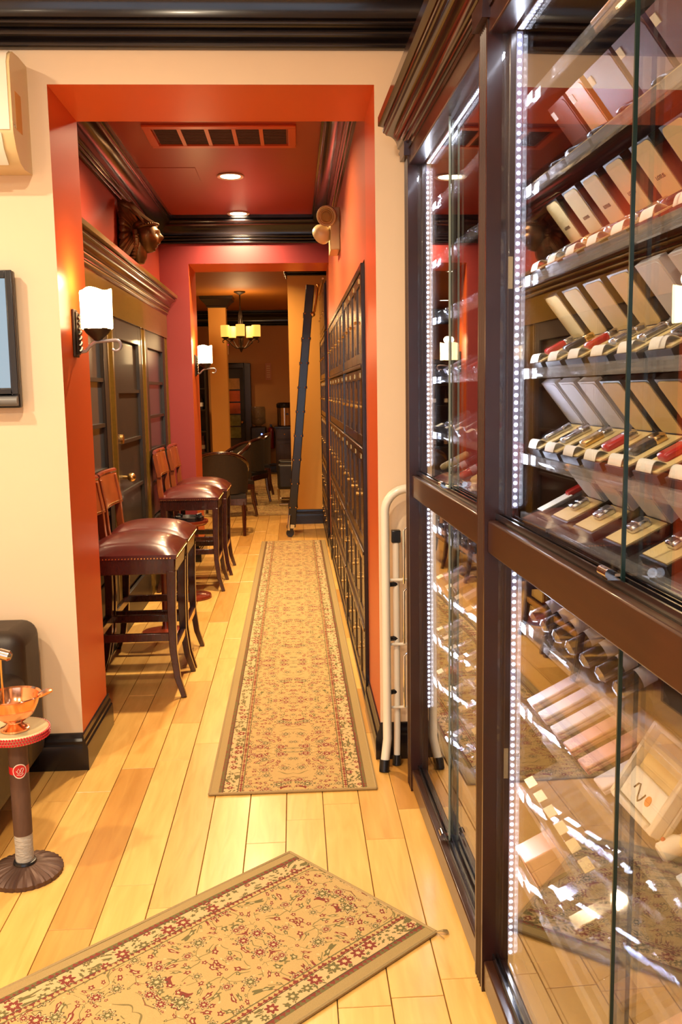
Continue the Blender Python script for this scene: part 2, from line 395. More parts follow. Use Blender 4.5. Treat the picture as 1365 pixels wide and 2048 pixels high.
# ------------------------------------------------------------------ floor with planks
fl = struct('floor', B(-4.2, 3.2, RY0 - .1, 17.6, -.12, -.014), 'rail_wood', 'bright oak plank floor running down the hall')
rest = MB(); PW = .134; npl = 0
x = -2.74; row = 0
while x < 3.1:
    y = RY0 - random.uniform(0, .8)
    while y < 17.2:
        ln = random.choice((.42, .6, .8, .95, 1.1, 1.25)); y1 = min(y + ln, 17.3); ya = max(y, RY0)
        if y1 - ya > .05:
            g = .0012; bx = (x + g, x + PW - g, ya + g, y1 - g)
            dz = random.uniform(-.0006, 0)
            vis = -1.80 < x + PW / 2 < .53 and y1 > 1.35 and ya < 10.9
            if x > XR + .05 and ya > 3.55: vis = False
            if x < -1.15 and ya > 3.6: vis = False
            if vis and npl < 298:
                cxp, cyp = (bx[0] + bx[1]) / 2, (bx[2] + bx[3]) / 2; hx, hy = (bx[1] - bx[0]) / 2, (bx[3] - bx[2]) / 2; e = .0012
                mb = MB(); mb.add([(-hx, -hy, -.014), (hx, -hy, -.014), (hx, hy, -.014), (-hx, hy, -.014), (-hx, -hy, dz - e), (hx, -hy, dz - e), (hx, hy, dz - e), (-hx, hy, dz - e),
                                   (-hx + e, -hy + e, dz), (hx - e, -hy + e, dz), (hx - e, hy - e, dz), (-hx + e, hy - e, dz)],
                                  [(0, 1, 5, 4), (1, 2, 6, 5), (2, 3, 7, 6), (3, 0, 4, 7), (4, 5, 9, 8), (5, 6, 10, 9), (6, 7, 11, 10), (7, 4, 8, 11), (8, 9, 10, 11)])
                ob('plank', mb, 'oak_plank', fl, (cxp, cyp, 0)); npl += 1
            else: rest.box(bx[0], bx[1], bx[2], bx[3], -.014, dz)
        y = y1
    x += PW; row += 1
o = ob('plank_field', rest, 'oak_plank', fl); o['kind'] = 'stuff'

# ------------------------------------------------------------------ walls
def paint(o, rules):
    """assign wall paint per face: rules = [(material, test(normal, centre))]"""
    me = o.data
    for mname, _ in rules: me.materials.append(MATS[mname])
    k0 = len(me.materials) - len(rules)
    for p in me.polygons:
        for i, (_, fn) in enumerate(rules):
            if fn(p.normal, p.center): p.material_index = k0 + i
    return o
wf = MB(); wf.box(RX0, XL, Y0, Y1, 0, ZC + .04); wf.box(XR, RX1 + .1, Y0, Y1, 0, ZC + .04); wf.box(XL, XR, Y0, Y1, ZO, ZC + .04)
o = struct('wall_front', wf, 'cream_paint', 'cream wall with a wide orange lined opening to the hall')
paint(o, [('orange_paint', lambda n, c: Y0 + .01 < c.y < Y1 - .01 and abs(n.y) < .5), ('rose_paint', lambda n, c: n.y > .5)])
o = struct('wall_hall_left', B(XHL - .12, XHL, Y1, Y2, 0, ZC + .04), 'red_paint', 'red left wall of the hall')
wr = MB(); wr.box(XR, XR + .5, Y1, 4.075, 0, ZC + .04); wr.box(XR, XR + .5, 4.075, 7.93, 2.075, ZC + .04); wr.box(XR, XR + .5, 7.93, Y3, 0, ZC + .04)
struct('wall_hall_right', wr, 'hall_orange', 'orange right wall of the hall above the lockers')
we = MB(); we.box(-4.1, XL, Y2, Y3, 0, ZC + .04); we.box(XL, XR, Y2, Y3, ZO2, ZC + .04)
o = struct('wall_hall_end', we, 'rose_paint', 'rose wall with the second opening at the end of the hall')
paint(o, [('orange_paint', lambda n, c: Y2 + .01 < c.y < Y3 - .01 and abs(n.y) < .5 and c.z > .3), ('amber_paint', lambda n, c: n.y > .5)])
struct('wall_left', B(RX0 - .1, RX0, RY0, Y1, 0, ZC + .06), 'cream_paint')
struct('wall_right', B(RX1, RX1 + .1, RY0, Y0, 0, ZC + .06), 'cream_paint')
wb_ = MB(); wb_.box(RX0, RX1, RY0 - .12, RY0, 0, .25); wb_.box(RX0, RX1, RY0 - .12, RY0, 2.65, ZC + .06); wb_.box(RX0, -2.45, RY0 - .12, RY0, .25, 2.65); wb_.box(.75, RX1, RY0 - .12, RY0, .25, 2.65)
struct('wall_back', wb_, 'cream_paint')
win = struct('window_1', B(-2.45, -2.39, RY0 - .1, RY0 - .02, .25, 2.65), 'ebony')
fr = MB(); fr.box(.69, .75, RY0 - .1, RY0 - .02, .25, 2.65); fr.box(-2.39, .69, RY0 - .1, RY0 - .02, .25, .32); fr.box(-2.39, .69, RY0 - .1, RY0 - .02, 2.58, 2.65)
for xx in (-1.36, -.34): fr.box(xx - .03, xx + .03, RY0 - .1, RY0 - .02, .32, 2.58)
ob('window_frame', fr, 'ebony', win)
for xx in (-2.39, -1.33, -.31): ob('pane', B(xx + .002, xx + .96, RY0 - .065, RY0 - .058, .322, 2.578), 'pane', win)
struct('ceiling', B(RX0 - .1, RX1 + .1, RY0 - .1, Y0, ZC + .06, ZC + .14), 'white_ceiling')
struct('ceiling_hall', B(XHL - .1, XR + .1, Y1, Y2, ZC, ZC + .1), 'red_paint', 'glossy red hall ceiling')
# far room shell
struct('ceiling_far', B(-4.1, 3.2, Y3, 17.3, ZC, ZC + .1), 'dark_ceiling', 'dim ochre ceiling of the far room')
struct('wall_far_back', B(-4.1, 3.2, 17.0, 17.12, 0, ZC), 'ochre_paint', 'ochre back wall of the far room')
struct('wall_far_left', B(-4.2, -4.1, Y2, 17.1, 0, ZC), 'ochre_paint')
struct('wall_far_right', B(3.1, 3.2, 10.2, 17.1, 0, ZC), 'ochre_paint')
struct('wall_far_pier', B(-.045, 3.2, 10.2, 10.5, 0, ZC), 'amber_paint', 'amber wall end behind the leaning ladder')
struct('wall_far_side', B(.62, .74, Y3, 10.2, 0, ZC), 'amber_paint')

# ------------------------------------------------------------------ crowns, baseboards, trim
def arc(cx, cy, r, a0, a1, n=7): return [(cx + r * math.cos(math.radians(a0 + (a1 - a0) * k / n)), cy + r * math.sin(math.radians(a0 + (a1 - a0) * k / n))) for k in range(n + 1)]
CROWN = [(0, 0), (.008, 0)] + arc(.012, .009, .009, -80, 80) + [(.016, .020), (.020, .022)] + arc(.022, .034, .011, -80, 80) + [(.030, .047), (.034, .050)] + arc(.034, .058, .007, -80, 80) + [(.042, .068)] + arc(.130, .068, .088, 178, 98, 10) + [(.120, .160)] + arc(.118, .172, .012, -70, 70) + [(.128, .188), (.140, .190), (.140, .215), (0, .215)]
BASE = [(0, 0), (.022, 0), (.022, .085), (.020, .100), (.014, .106), (.014, .118), (.008, .128), (.006, .146), (0, .150)]
def run(mb, prof, o, outd, sweep, ln, sc=1.): return mb.prism([(a * sc, b * sc) for a, b in prof], (o, outd, (0, 0, 1), sweep), ln)
n_trim = 1
def trim(mb, m='ebony', label=None, kind='trim'):
    global n_trim
    o = struct(f'trim_{n_trim}' if kind == 'trim' else kind, mb, m, label); n_trim += kind == 'trim'
    return o
zc0 = ZC + .06
trim(run(MB(), CROWN, (RX0, Y0, zc0 - .29), (0, -1, 0), (1, 0, 0), RX1 - RX0, 1.35), label='glossy black crown moulding above the cream wall')
trim(run(MB(), CROWN, (RX0, RY0, zc0 - .29), (1, 0, 0), (0, 1, 0), Y0 - RY0, 1.35))
trim(run(MB(), CROWN, (RX0, RY0, zc0 - .29), (0, 1, 0), (1, 0, 0), RX1 - RX0, 1.35))
trim(run(MB(), CROWN, (XHL, Y1, ZC - .215), (1, 0, 0), (0, 1, 0), Y2 - Y1), label='black crown moulding along the left hall wall')
trim(run(MB(), CROWN, (XR, Y1, ZC - .215), (-1, 0, 0), (0, 1, 0), Y2 - Y1), label='black crown moulding along the right hall wall')
trim(run(MB(), CROWN, (XHL, Y2, ZC - .215), (0, -1, 0), (1, 0, 0), XR - XHL), label='black crown moulding at the end of the hall')
trim(run(MB(), CROWN, (XHL, Y1, ZC - .215), (0, 1, 0), (1, 0, 0), XR - XHL))
trim(run(MB(), CROWN, (-4.1, 17.0, ZC - .27), (0, -1, 0), (1, 0, 0), 7.2, 1.25), label='black crown moulding of the far room')
pc = MB(); run(pc, CROWN, (-.045, 10.2, ZC - .215), (0, -1, 0), (1, 0, 0), .66); pc.box(-.185, -.045, 10.06, 10.5, ZC - .04, ZC); run(pc, CROWN, (-.045, 10.2, ZC - .215), (-1, 0, 0), (0, 1, 0), .3)
trim(pc, label='black crown moulding on the amber wall end')
# baseboards
bl = MB(); run(bl, BASE, (RX0, Y0, 0), (0, -1, 0), (1, 0, 0), XL - RX0); run(bl, BASE, (XL, Y0 - .022, 0), (1, 0, 0), (0, 1, 0), Y1 - Y0 + .044)
trim(bl, 'ebony', 'dark moulded baseboard round the left side of the opening', 'baseboard_left')
br_ = MB(); run(br_, BASE, (XR, Y0, 0), (0, -1, 0), (1, 0, 0), RX1 - XR); run(br_, BASE, (XR, Y0 - .022, 0), (-1, 0, 0), (0, 1, 0), 4.075 - Y0 + .02)
trim(br_, 'ebony', 'dark moulded baseboard round the right side of the opening', 'baseboard_right')
be = MB(); run(be, BASE, (XHL, Y2, 0), (0, -1, 0), (1, 0, 0), XL - XHL); run(be, BASE, (XL, Y2 - .022, 0), (1, 0, 0), (0, 1, 0), Y3 - Y2 + .03); run(be, BASE, (XR, 7.93, 0), (-1, 0, 0), (0, 1, 0), Y3 - 7.93)
trim(be, 'ebony', 'dark baseboard at the second opening', 'baseboard_end')
bp_ = MB(); run(bp_, BASE, (-.045, 10.2, 0), (0, -1, 0), (1, 0, 0), .66, 1.1); run(bp_, BASE, (-4.1, 17.0, 0), (0, -1, 0), (1, 0, 0), 7.2, 1.1)
trim(bp_, 'ebony', 'dark baseboard of the far room', 'baseboard_far')

# ------------------------------------------------------------------ left hall wall: windows and door under an entablature
ENT = [(0, 0), (.05, 0), (.05, .20), (.058, .203)] + arc(.056, .213, .010, -80, 80) + [(.066, .226), (.066, .238)] + arc(.072, .248, .010, -80, 80) + [(.084, .262), (.088, .264)] + arc(.120, .268, .034, 175, 100, 6) + [(.116, .306), (.122, .308)] + arc(.122, .318, .010, -80, 80) + [(.136, .332), (.15, .334), (.15, .36), (0, .36)]
Ya, Yb = 4.22, 7.97; ZE = 1.97
trim(run(MB(), ENT, (XHL, Ya, ZE), (1, 0, 0), (0, 1, 0), Yb - Ya), 'gold_wood', 'long moulded wooden entablature over the hall windows and door')
PIL = [(0, 0), (0, 1), (.15, 1), (.22, .75), (.30, 1), (.38, .75), (.46, 1), (.54, .75), (.62, 1), (.70, .75), (.78, 1), (1, 1), (1, 0)]
for k, (a, b_) in enumerate(((4.22, 4.36), (5.42, 5.60), (6.62, 6.80), (7.80, 7.97))):
    trim(MB().prism([(p * (b_ - a), q * .045) for p, q in PIL], ((XHL, a, 0), (0, 1, 0), (1, 0, 0), (0, 0, 1)), ZE), 'gold_wood', 'fluted wooden pilaster between the hall windows and door')
def lite(name, a, b_, label, bars, glass, zb=.55):
    o = struct(name, B(XHL, XHL + .012, a, b_, 0, ZE), 'door_wood', label)
    f = MB(); s = .11
    f.box(XHL + .012, XHL + .042, a, a + s, 0, ZE); f.box(XHL + .012, XHL + .042, b_ - s, b_, 0, ZE)
    f.box(XHL + .012, XHL + .042, a + s, b_ - s, ZE - .13, ZE); f.box(XHL + .012, XHL + .042, a + s, b_ - s, 0, .22); f.box(XHL + .012, XHL + .042, a + s, b_ - s, zb - .1, zb)
    ob('window_frame', f, 'door_wood', o, bev=.004)
    ob('lower_panel', B(XHL + .012, XHL + .03, a + s + .03, b_ - s - .03, .25, zb - .13), 'door_wood', o, bev=.008)
    n = bars + 1; h = (ZE - .13 - zb) / n
    for k in range(n):
        ob('pane', B(XHL + .014, XHL + .020, a + s, b_ - s, zb + k * h + .01, zb + (k + 1) * h - .01), glass, o)
        if k: ob('muntin', B(XHL + .018, XHL + .036, a + s, b_ - s, zb + k * h - .011, zb + k * h + .011), 'door_wood', o)
    return o
lite('window_2', 4.36, 5.42, 'dark wood sidelight with blue grey panes behind the first bar stools', 4, 'window_blue')
lite('window_3', 6.80, 7.80, 'dark wood sidelight with blue grey panes nearest the rose end wall', 4, 'window_blue')
dr = lite('door_1', 5.60, 6.62, 'dark glazed wooden door with brass knob in the hall wall', 3, 'door_wood')
kn = MB(); kn.cyl((XHL + .04, 5.72, .98), (XHL + .075, 5.72, .98), .012); kn.ball((XHL + .095, 5.72, .98), .028); ob('door_knob', kn, 'brass', dr)
db = MB(); db.cyl((XHL + .04, 5.72, 1.22), (XHL + .056, 5.72, 1.22), .03, 16); ob('deadbolt', db, 'brass', dr)

# ------------------------------------------------------------------ rugs
def rug(name, w_, l_, cx_, cy_, rz, label, m, binding=True):
    t = thing(name, label, 'rug', (cx_, cy_, .0), rz)
    mb = MB(); nx, ny = 10, max(24, int(l_ * 9)); g = []
    for j in range(ny + 1):
        for i in range(nx + 1):
            a, b_ = -w_ / 2 + w_ * i / nx, -l_ / 2 + l_ * j / ny
            g.append((a, b_, .008 + .0012 * math.sin(b_ * 9 + a * 5) * math.sin(a * 7)))
    W = nx + 1; mb.add(g, [(j * W + i, j * W + i + 1, (j + 1) * W + i + 1, (j + 1) * W + i) for j in range(ny) for i in range(nx)])
    mb.box(-w_ / 2, w_ / 2, -l_ / 2, l_ / 2, .0005, .0055)
    ob('pile', mb, rug_mat(m, w_ / 2, l_ / 2), t)
    e = MB()
    for sx in (-1, 1): e.tube([(sx * w_ / 2, -l_ / 2, .006), (sx * w_ / 2, 0, .006), (sx * w_ / 2, l_ / 2, .006)], .0055, 6)
    for sy in (-1, 1): e.tube([(-w_ / 2, sy * l_ / 2, .006), (0, sy * l_ / 2, .006), (w_ / 2, sy * l_ / 2, .006)], .0055, 6)
    ob('binding', e, 'rug_binding', t)
    return t
mat('rug_binding', (.34, .24, .10), .9, var=.2, scale=200)
rug('runner_rug', .63, 5.74, -.036, 6.10, 0, 'long beige floral runner rug down the hall', 'runner_weave')
ang = math.atan2(-.643, -.742)     # long axis of the second rug
ux, uy = math.cos(ang), math.sin(ang); px_, py_ = .66, -.75
nl, nw = 2.0, .622
t = rug('area_rug', nw, nl, -.047 + ux * nl / 2 - uy * nw / 2 * 1, 2.776 + uy * nl / 2 + ux * nw / 2 * 1, ang - PI / 2, 'beige floral rug lying diagonally before the glass cabinet', 'rug_weave')
fr = MB()
for k in range(7):
    a = random.uniform(-.5, .9); fr.tube([(-nw / 2, -nl / 2, .008), (-nw / 2 - .02 * math.cos(a), -nl / 2 - .02 * math.sin(a), .012), (-nw / 2 - .036 * math.cos(a + .3), -nl / 2 - .036 * math.sin(a + .3), .004)], .0011, 5)
ob('frayed_corner', fr, 'rug_binding', t)

# ------------------------------------------------------------------ recessed lights, vent, access panel
def downlight(x, y, z, power, col, label, spread=PI * .8, group=None):
    t = thing('recessed_light', label, 'ceiling light', (x, y, z), 0, group)
    ob('trim_ring', MB().lathe([(.088, 0), (.095, -.004), (.090, -.010), (.070, -.006), (.066, .0), (.088, 0)], 28, cap=False), 'white_plastic', t)
    ob('lens', MB().lathe([(.067, -.002), (.067, -.005), (.03, -.006)], 28), 'lamp_glow', t)
    light('recessed_lamp', 'AREA', (0, 0, -.012), power, col, t, size=.13, spread=spread)
    return t
downlight(-.404, 6.49, ZC, HALL_DOWN, WARM, 'recessed round downlight in the red ceiling nearest the vent')
downlight(-.429, 7.80, ZC, HALL_DOWN * .5, WARM, 'recessed round downlight in the red ceiling by the end wall')
downlight(-.404, 4.95, ZC, HALL_DOWN, WARM, 'recessed round downlight in the red ceiling above the first stools')
for k, (x_, y_) in enumerate(((-1.85, 1.9), (-.55, 1.55), (-1.85, -.4), (-.55, -.6))):
    downlight(x_, y_, zc0, ROOM_DOWN, SOFT, spread=PI, label=f'recessed downlight in the front room ceiling {("near the television","above the diagonal rug","by the left window end","by the window beside the cabinet")[k]}')
for k, (x_, y_) in enumerate(((-.6, 9.5), (-1.6, 11.5), (1.0, 13.5), (-2.3, 15.2))):
    downlight(x_, y_, ZC, FAR_DOWN * (1.7 if k == 0 else 1), WARMER, f'recessed downlight in the ochre ceiling, {("by the ladder","above the chairs","behind the amber wall","by the far bookcase")[k]}')
v = thing('ceiling_vent', 'long ceiling vent with five dark grilles in the red ceiling', 'vent', (-.385, 5.50, ZC))
f = MB(); f.box(-.43, .43, -.225, -.175, -.014, 0); f.box(-.43, .43, .175, .225, -.014, 0); f.box(-.43, -.385, -.175, .175, -.014, 0); f.box(.385, .43, -.175, .175, -.014, 0)
ob('frame', f, 'orange_paint', v, bev=.003)
for k in range(4): ob('divider', B(-.385 + (k + 1) * .154 - .011, -.385 + (k + 1) * .154 + .011, -.175, .175, -.012, 0), 'vent_frame', v)
for k in range(5):
    g = MB(); a = -.385 + k * .154 + .011
    for j in range(14): g.box(a, a + .132, -.17 + j * .0245, -.17 + j * .0245 + .017, -.006, -.002)
    g.box(a, a + .132, -.175, .175, -.002, 0)
    ob('grille', g, 'grille_dark', v)
ap = MB(); ap.box(-.22, .22, -.2, .2, -.003, 0); tag(ob('access_panel', ap, 'red_paint', None, (-.84, 6.45, ZC), bev=.001), 'square access panel painted into the red ceiling', 'panel')

# ------------------------------------------------------------------ wall sconces
def sconce(x, y, z, label, dark=True):
    t = thing('wall_sconce', label, 'wall lamp', (x, y, z), 0)       # x,y on wall face, z = plate middle; shade points to +x
    p = MB(); p.box(0, .012, -.032, .032, -.095, .095); p.box(.012, .020, -.022, .022, -.085, .085); ob('wall_plate', p, 'iron', t, bev=.004)
    tw = MB()
    for k in range(7): tw.tube([(.024, -.020, -.075 + k * .022), (.027, 0, -.066 + k * .022), (.024, .020, -.057 + k * .022)], .006, 6)
    ob('twisted_rib', tw, 'iron', t)
    arm = [(.02, 0, -.068)] + [(.02 + .05 * math.sin(a), 0, -.018 - .05 * math.cos(a)) for a in [i * PI / 14 for i in range(1, 8)]]
    arm = [(.02, 0, -.075), (.045, 0, -.070), (.062, 0, -.050), (.085, 0, -.034), (.13, 0, -.030), (.165, 0, -.028)] + [(.165 + .021 * math.sin(a), 0, -.049 + .021 * math.cos(a)) for a in [i * PI / 8 for i in range(1, 11)]]
    ob('scroll_arm', MB().tube(arm, [.007] * 6 + [.0065 - .0002 * i for i in range(10)], 8), 'grey_iron', t)
    ob('cup', MB().lathe([(.012, -.030), (.02, -.022), (.045, .0), (.056, .018), (.052, .020)], 20, (.094, 0, 0)), 'iron', t)
    sh = []; n = 28; mb = MB()
    for i, (zz, rr) in enumerate(((.016, .056), (.020, .0595), (.10, .0600), (.165, .0610), (.172, .059), (.170, .054), (.05, .050))):
        for k in range(n):
            a = 2 * PI * k / n; q = 1 + .07 * math.cos(4 * a)
            top = .006 * math.sin(a * 3 + .6) if zz > .15 else 0
            sh.append((.094 + rr * q * math.cos(a), rr * q * math.sin(a), zz + top))
    mb.add(sh, [(i * n + k, i * n + (k + 1) % n, (i + 1) * n + (k + 1) % n, (i + 1) * n + k) for i in range(6) for k in range(n)])
    ob('shade', mb, 'shade_glow', t)
    light('sconce_bulb', 'POINT', (.094, 0, .20), 4.0, (1.0, .66, .30), t, size=.03)
    return t
sconce(XL, 3.74, 1.745, 'glowing candle shade sconce on the orange side of the first opening')
sconce(XL, 8.22, 1.745, 'glowing candle shade sconce on the second opening at the hall end')

# ------------------------------------------------------------------ emergency light
t = thing('emergency_light', 'ivory emergency light with two round lamp heads on the orange wall', 'emergency light', (XR, 6.08, 2.42))
ob('case', B(-.062, 0, 0, .30, 0, .27), 'ivory_plastic', t, bev=.006)
def eye(c, d):
    c = Vector(c); d = Vector(d).normalized(); m = d.to_track_quat('Z', 'Y').to_matrix().to_4x4()
    h = ob('lamp_head', MB().lathe([(.012, -.055), (.03, -.05), (.055, -.025), (.066, 0), (.066, .016), (.060, .020), (.056, .014)], 24, c, m), 'ivory_plastic', t)
    ob('lamp_lens', MB().lathe([(.056, .010), (.050, .017), (.044, .013), (.038, .019), (.032, .015), (.024, .022), (.004, .023)], 24, c, m), 'lens_amber', h)
    return h
eye((-.085, -.045, .205), (-.35, -.9, -.25)); eye((-.115, .06, .11), (-.5, .75, -.3))
br = MB(); br.cyl((-.05, .02, .17), (-.085, -.01, .205), .014); br.cyl((-.05, .08, .15), (-.1, .07, .12), .014); ob('swivel', br, 'ivory_plastic', t)

# ------------------------------------------------------------------ bronze head
def head():
    t = thing('bronze_head', 'dark bronze sculpted head in a feathered headdress on the red wall', 'sculpture', (XHL, 6.22, 2.338)); t.scale = (1.18, 1.18, 1.04)
    def fn(p):
        x, y, z = p; fx = max(0, x); q = p.copy()
        g = lambda cy, cz, sy, sz: math.exp(-((y - cy) / sy) ** 2 - ((z - cz) / sz) ** 2)
        k = .42 * g(0, -.10, .17, .22) + .16 * g(0, .30, .5, .12) - .18 * g(.36, .10, .17, .13) - .18 * g(-.36, .10, .17, .13) + .17 * g(0, -.42, .3, .08) - .10 * g(0, -.51, .3, .045) + .15 * g(0, -.60, .25, .07) - .08 * g(0, -.70, .3, .06) + .24 * g(0, -.86, .3, .13) + .08 * g(.45, -.2, .15, .15) + .08 * g(-.45, -.2, .15, .15)
        if fx > 0: q.x += fx ** .5 * k
        q.y *= 1 - .22 * max(0, -z)
        return q
    ob('face', MB().ball((.150, 0, .190), .086, 28, (.80, .80, 1.22), fn), 'bronze', t)
    ob('skull_cap', MB().ball((.130, 0, .255), .066, 12, (1, 1, .75)), 'bronze', t)
    hb = MB(); pts = [(.146 + .060 * math.cos(a), .066 * math.sin(a), .246 + .016 * math.cos(a)) for a in [i * 2 * PI / 24 for i in range(25)]]
    hb.tube(pts, .011, 8)
    for i in range(18):
        a = -1.6 + 3.2 * i / 17; hb.ball((.146 + .070 * math.cos(a), .076 * math.sin(a), .248 + .016 * math.cos(a)), .0065, 5)
    ob('headband', hb, 'bronze', t)
    def feather(root, tip, side, wd, bow=.02):
        root, tip, side = Vector(root), Vector(tip), Vector(side).normalized(); d = tip - root; nrm = d.cross(side).normalized()
        mb = MB(); N = 8; vs = []
        for i in range(N + 1):
            s = i / N; ww = wd * (.45 + .8 * s) * (1 if s < .8 else max(.12, 1 - (s - .8) / .21)); c = root + d * s + nrm * bow * math.sin(s * PI)
            vs += [c - side * ww, c + nrm * .007, c + side * ww, c - nrm * .007]
        mb.add(vs, [(i * 4 + k, i * 4 + (k + 1) % 4, i * 4 + 4 + (k + 1) % 4, i * 4 + 4 + k) for i in range(N) for k in range(4)] + [(0, 1, 2, 3), (N * 4, N * 4 + 3, N * 4 + 2, N * 4 + 1)])
        return mb
    for sy in (-1, 1):
        for i in range(11):                                   # two fans swept back against the wall, from the crown down to the neck
            a = math.radians(112 + 13.2 * i); c, s_ = math.cos(a), math.sin(a)
            ln = .19 if i < 3 else (.165 if i < 6 else .19 + .012 * (i - 6))
            root = (.128 + .055 * c, sy * (.050 + .003 * i), .215 + .060 * s_); tip = [root[0] + ln * c, sy * (.072 + .004 * min(i, 6)), root[2] + ln * s_]
            tip[0] = max(.012, tip[0]); tip[2] = min(.405, max(.006, tip[2]))
            ob('feather', feather(root, tip, (s_, 0, -c), .023, .012 * sy), 'bronze', t)
        br = MB(); br.tube([(.098, sy * .074, .215), (.104, sy * .080, .14), (.090, sy * .076, .075), (.065, sy * .06, .012)], [.017, .018, .016, .009], 8)
        for k in range(8): br.ball((.104 - .0005 * k * k, sy * .080, .185 - .020 * k), .0185, 5, (1, 1, .5))
        ob('braid', br, 'bronze', t)
    for i in range(9):                                        # crown feathers rising from the band and swept back
        a = math.radians(-84 + 21 * i); c, s_ = math.cos(a), math.sin(a)
        ob('feather', feather((.146 + .052 * c, .062 * s_, .258 + .012 * c), (.045 + .030 * c, .095 * s_, .362 + .034 * c), (-s_ * .4, c, 0) if abs(c) > .3 else (.7, 0, -.7), .021, .010), 'bronze', t)
    ob('neck', MB().lathe([(.030, .02), (.045, .05), (.055, .11), (.05, .17)], 16, (.100, 0, 0)), 'bronze', t)
    ob('mount', B(0, .09, -.055, .055, .06, .33), 'bronze', t, bev=.02)
    return t
head()

# ------------------------------------------------------------------ bar stools
def bar_stool(label, loc):
    t = thing('bar_stool', label, 'bar stool', loc, 0, 'oxblood bar stools along the hall wall')
    W, D = .215, .215
    fr = MB(); zt, zb = .705, .625
    fr.box(-D, D, -W, -W + .028, zb, zt); fr.box(-D, D, W - .028, W, zb, zt); fr.box(D - .028, D, -W + .028, W - .028, zb, zt); fr.box(-D, -D + .028, -W + .028, W - .028, zb, zt)
    ob('seat_frame', fr, 'stool_wood', t, bev=.004)
    ob('seat_cushion', MB().cushion(-D - .008, D + .01, -W - .008, W + .008, .700, .722, .800, 14), 'oxblood', t)
    nl_ = MB(); k = .0155
    n = int(2 * D / k)
    for i in range(n):
        for sy in (-1, 1): nl_.ball((-D + .008 + i * k, sy * (W + .008), .706), .0055, 3)
        nl_.ball((D + .010, -W + .008 + i * k, .706), .0055, 3)
    o = ob('nailhead_trim', nl_, 'brass', t); o['kind'] = 'stuff'
    for sy in (-1, 1):
        pts = [(D - .02, sy * (W - .02), .64), (D - .025, sy * (W - .02), .45), (D - .025, sy * (W - .018), .24), (D - .008, sy * (W - .012), .10), (D + .022, sy * (W - .004), .0)]
        ob('leg', MB().tube(pts, [.032, .029, .025, .022, .018], 4, True), 'stool_wood', t, bev=.003)
        pts = [(-D + .02, sy * (W - .02), .70), (-D + .022, sy * (W - .02), .45), (-D + .012, sy * (W - .02), .24), (-D - .012, sy * (W - .015), .10), (-D - .045, sy * (W - .008), .0)]
        ob('leg', MB().tube(pts, [.030, .028, .025, .022, .019], 4, True), 'stool_wood', t, bev=.003)
        pts = [(-D + .018, sy * (W - .022), .66), (-D + .002, sy * (W - .022), .78), (-D - .004, sy * (W - .02), .90), (-D - .022, sy * (W - .02), 1.045)]
        ob('back_post', MB().tube(pts, [.028, .026, .024, .020], 4, True), 'tan_leather', t, bev=.003)
        ob('stretcher', B(-D + .02, D - .03, sy * (W - .022) - .011, sy * (W - .022) + .011, .285, .325), 'stool_wood', t, bev=.003)
    ob('stretcher', B(D - .042, D - .014, -W + .03, W - .03, .205, .250), 'stool_wood', t, bev=.003)
    ob('stretcher', B(-D + .01, -D + .034, -W + .03, W - .03, .285, .325), 'stool_wood', t, bev=.003)
    ob('foot_plate', B(D - .0145, D - .010, -W + .03, W - .03, .215, .248), 'brass', t)
    # curved padded top rail of the back
    mb = MB(); N = 12; vs = []
    for i in range(N + 1):
        a = -1 + 2 * i / N; yy = a * (W + .012); bow = -.022 * (1 - a * a)
        for zz, lean in ((.880, .006), (.93, -.002), (.98, -.012), (1.04, -.022), (1.062, -.027)):
            vs.append((-D + .012 + lean + bow, yy, zz))
        for zz, lean in ((1.064, -.042), (1.04, -.050), (.98, -.042), (.93, -.032), (.880, -.022)):
            vs.append((-D + .012 + lean + bow, yy, zz))
    mb.add(vs, [(i * 10 + k, i * 10 + (k + 1) % 10, i * 10 + 10 + (k + 1) % 10, i * 10 + 10 + k) for i in range(N) for k in range(10)] + [tuple(range(10)), tuple(N * 10 + k for k in range(10))[::-1]])
    bk = ob('backrest', mb, 'tan_leather', t)
    cap = [(-D - .024 - .022 * (1 - (i / 6 - 1) ** 2), (i / 6 - 1) * (W + .012), 1.064) for i in range(13)]
    ob('top_rail', MB().tube(cap, .015, 8), 'cherry_wood', bk)
    nb = MB()
    for i in range(22):
        a = -1 + 2 * (i + .5) / 22; nb.ball((-D + .018 - .022 * (1 - a * a), a * W, .892), .0045, 3)
    o = ob('back_nailheads', nb, 'brass', bk); o['kind'] = 'stuff'
    return t
st = bar_stool('oxblood leather bar stool, first in the hall beside the orange opening', (-.815, 4.57, 0))
dup(st, None, (-.815, 5.055, 0), 0, 'oxblood leather bar stool, second from the first opening, before the dark door')
dup(st, None, (-.805, 6.97, 0), 0, 'oxblood leather bar stool, third from the first opening, behind the black ashtray')
dup(st, None, (-.785, 7.57, 0), 0, 'oxblood leather bar stool, last in the hall beside the rose end wall')

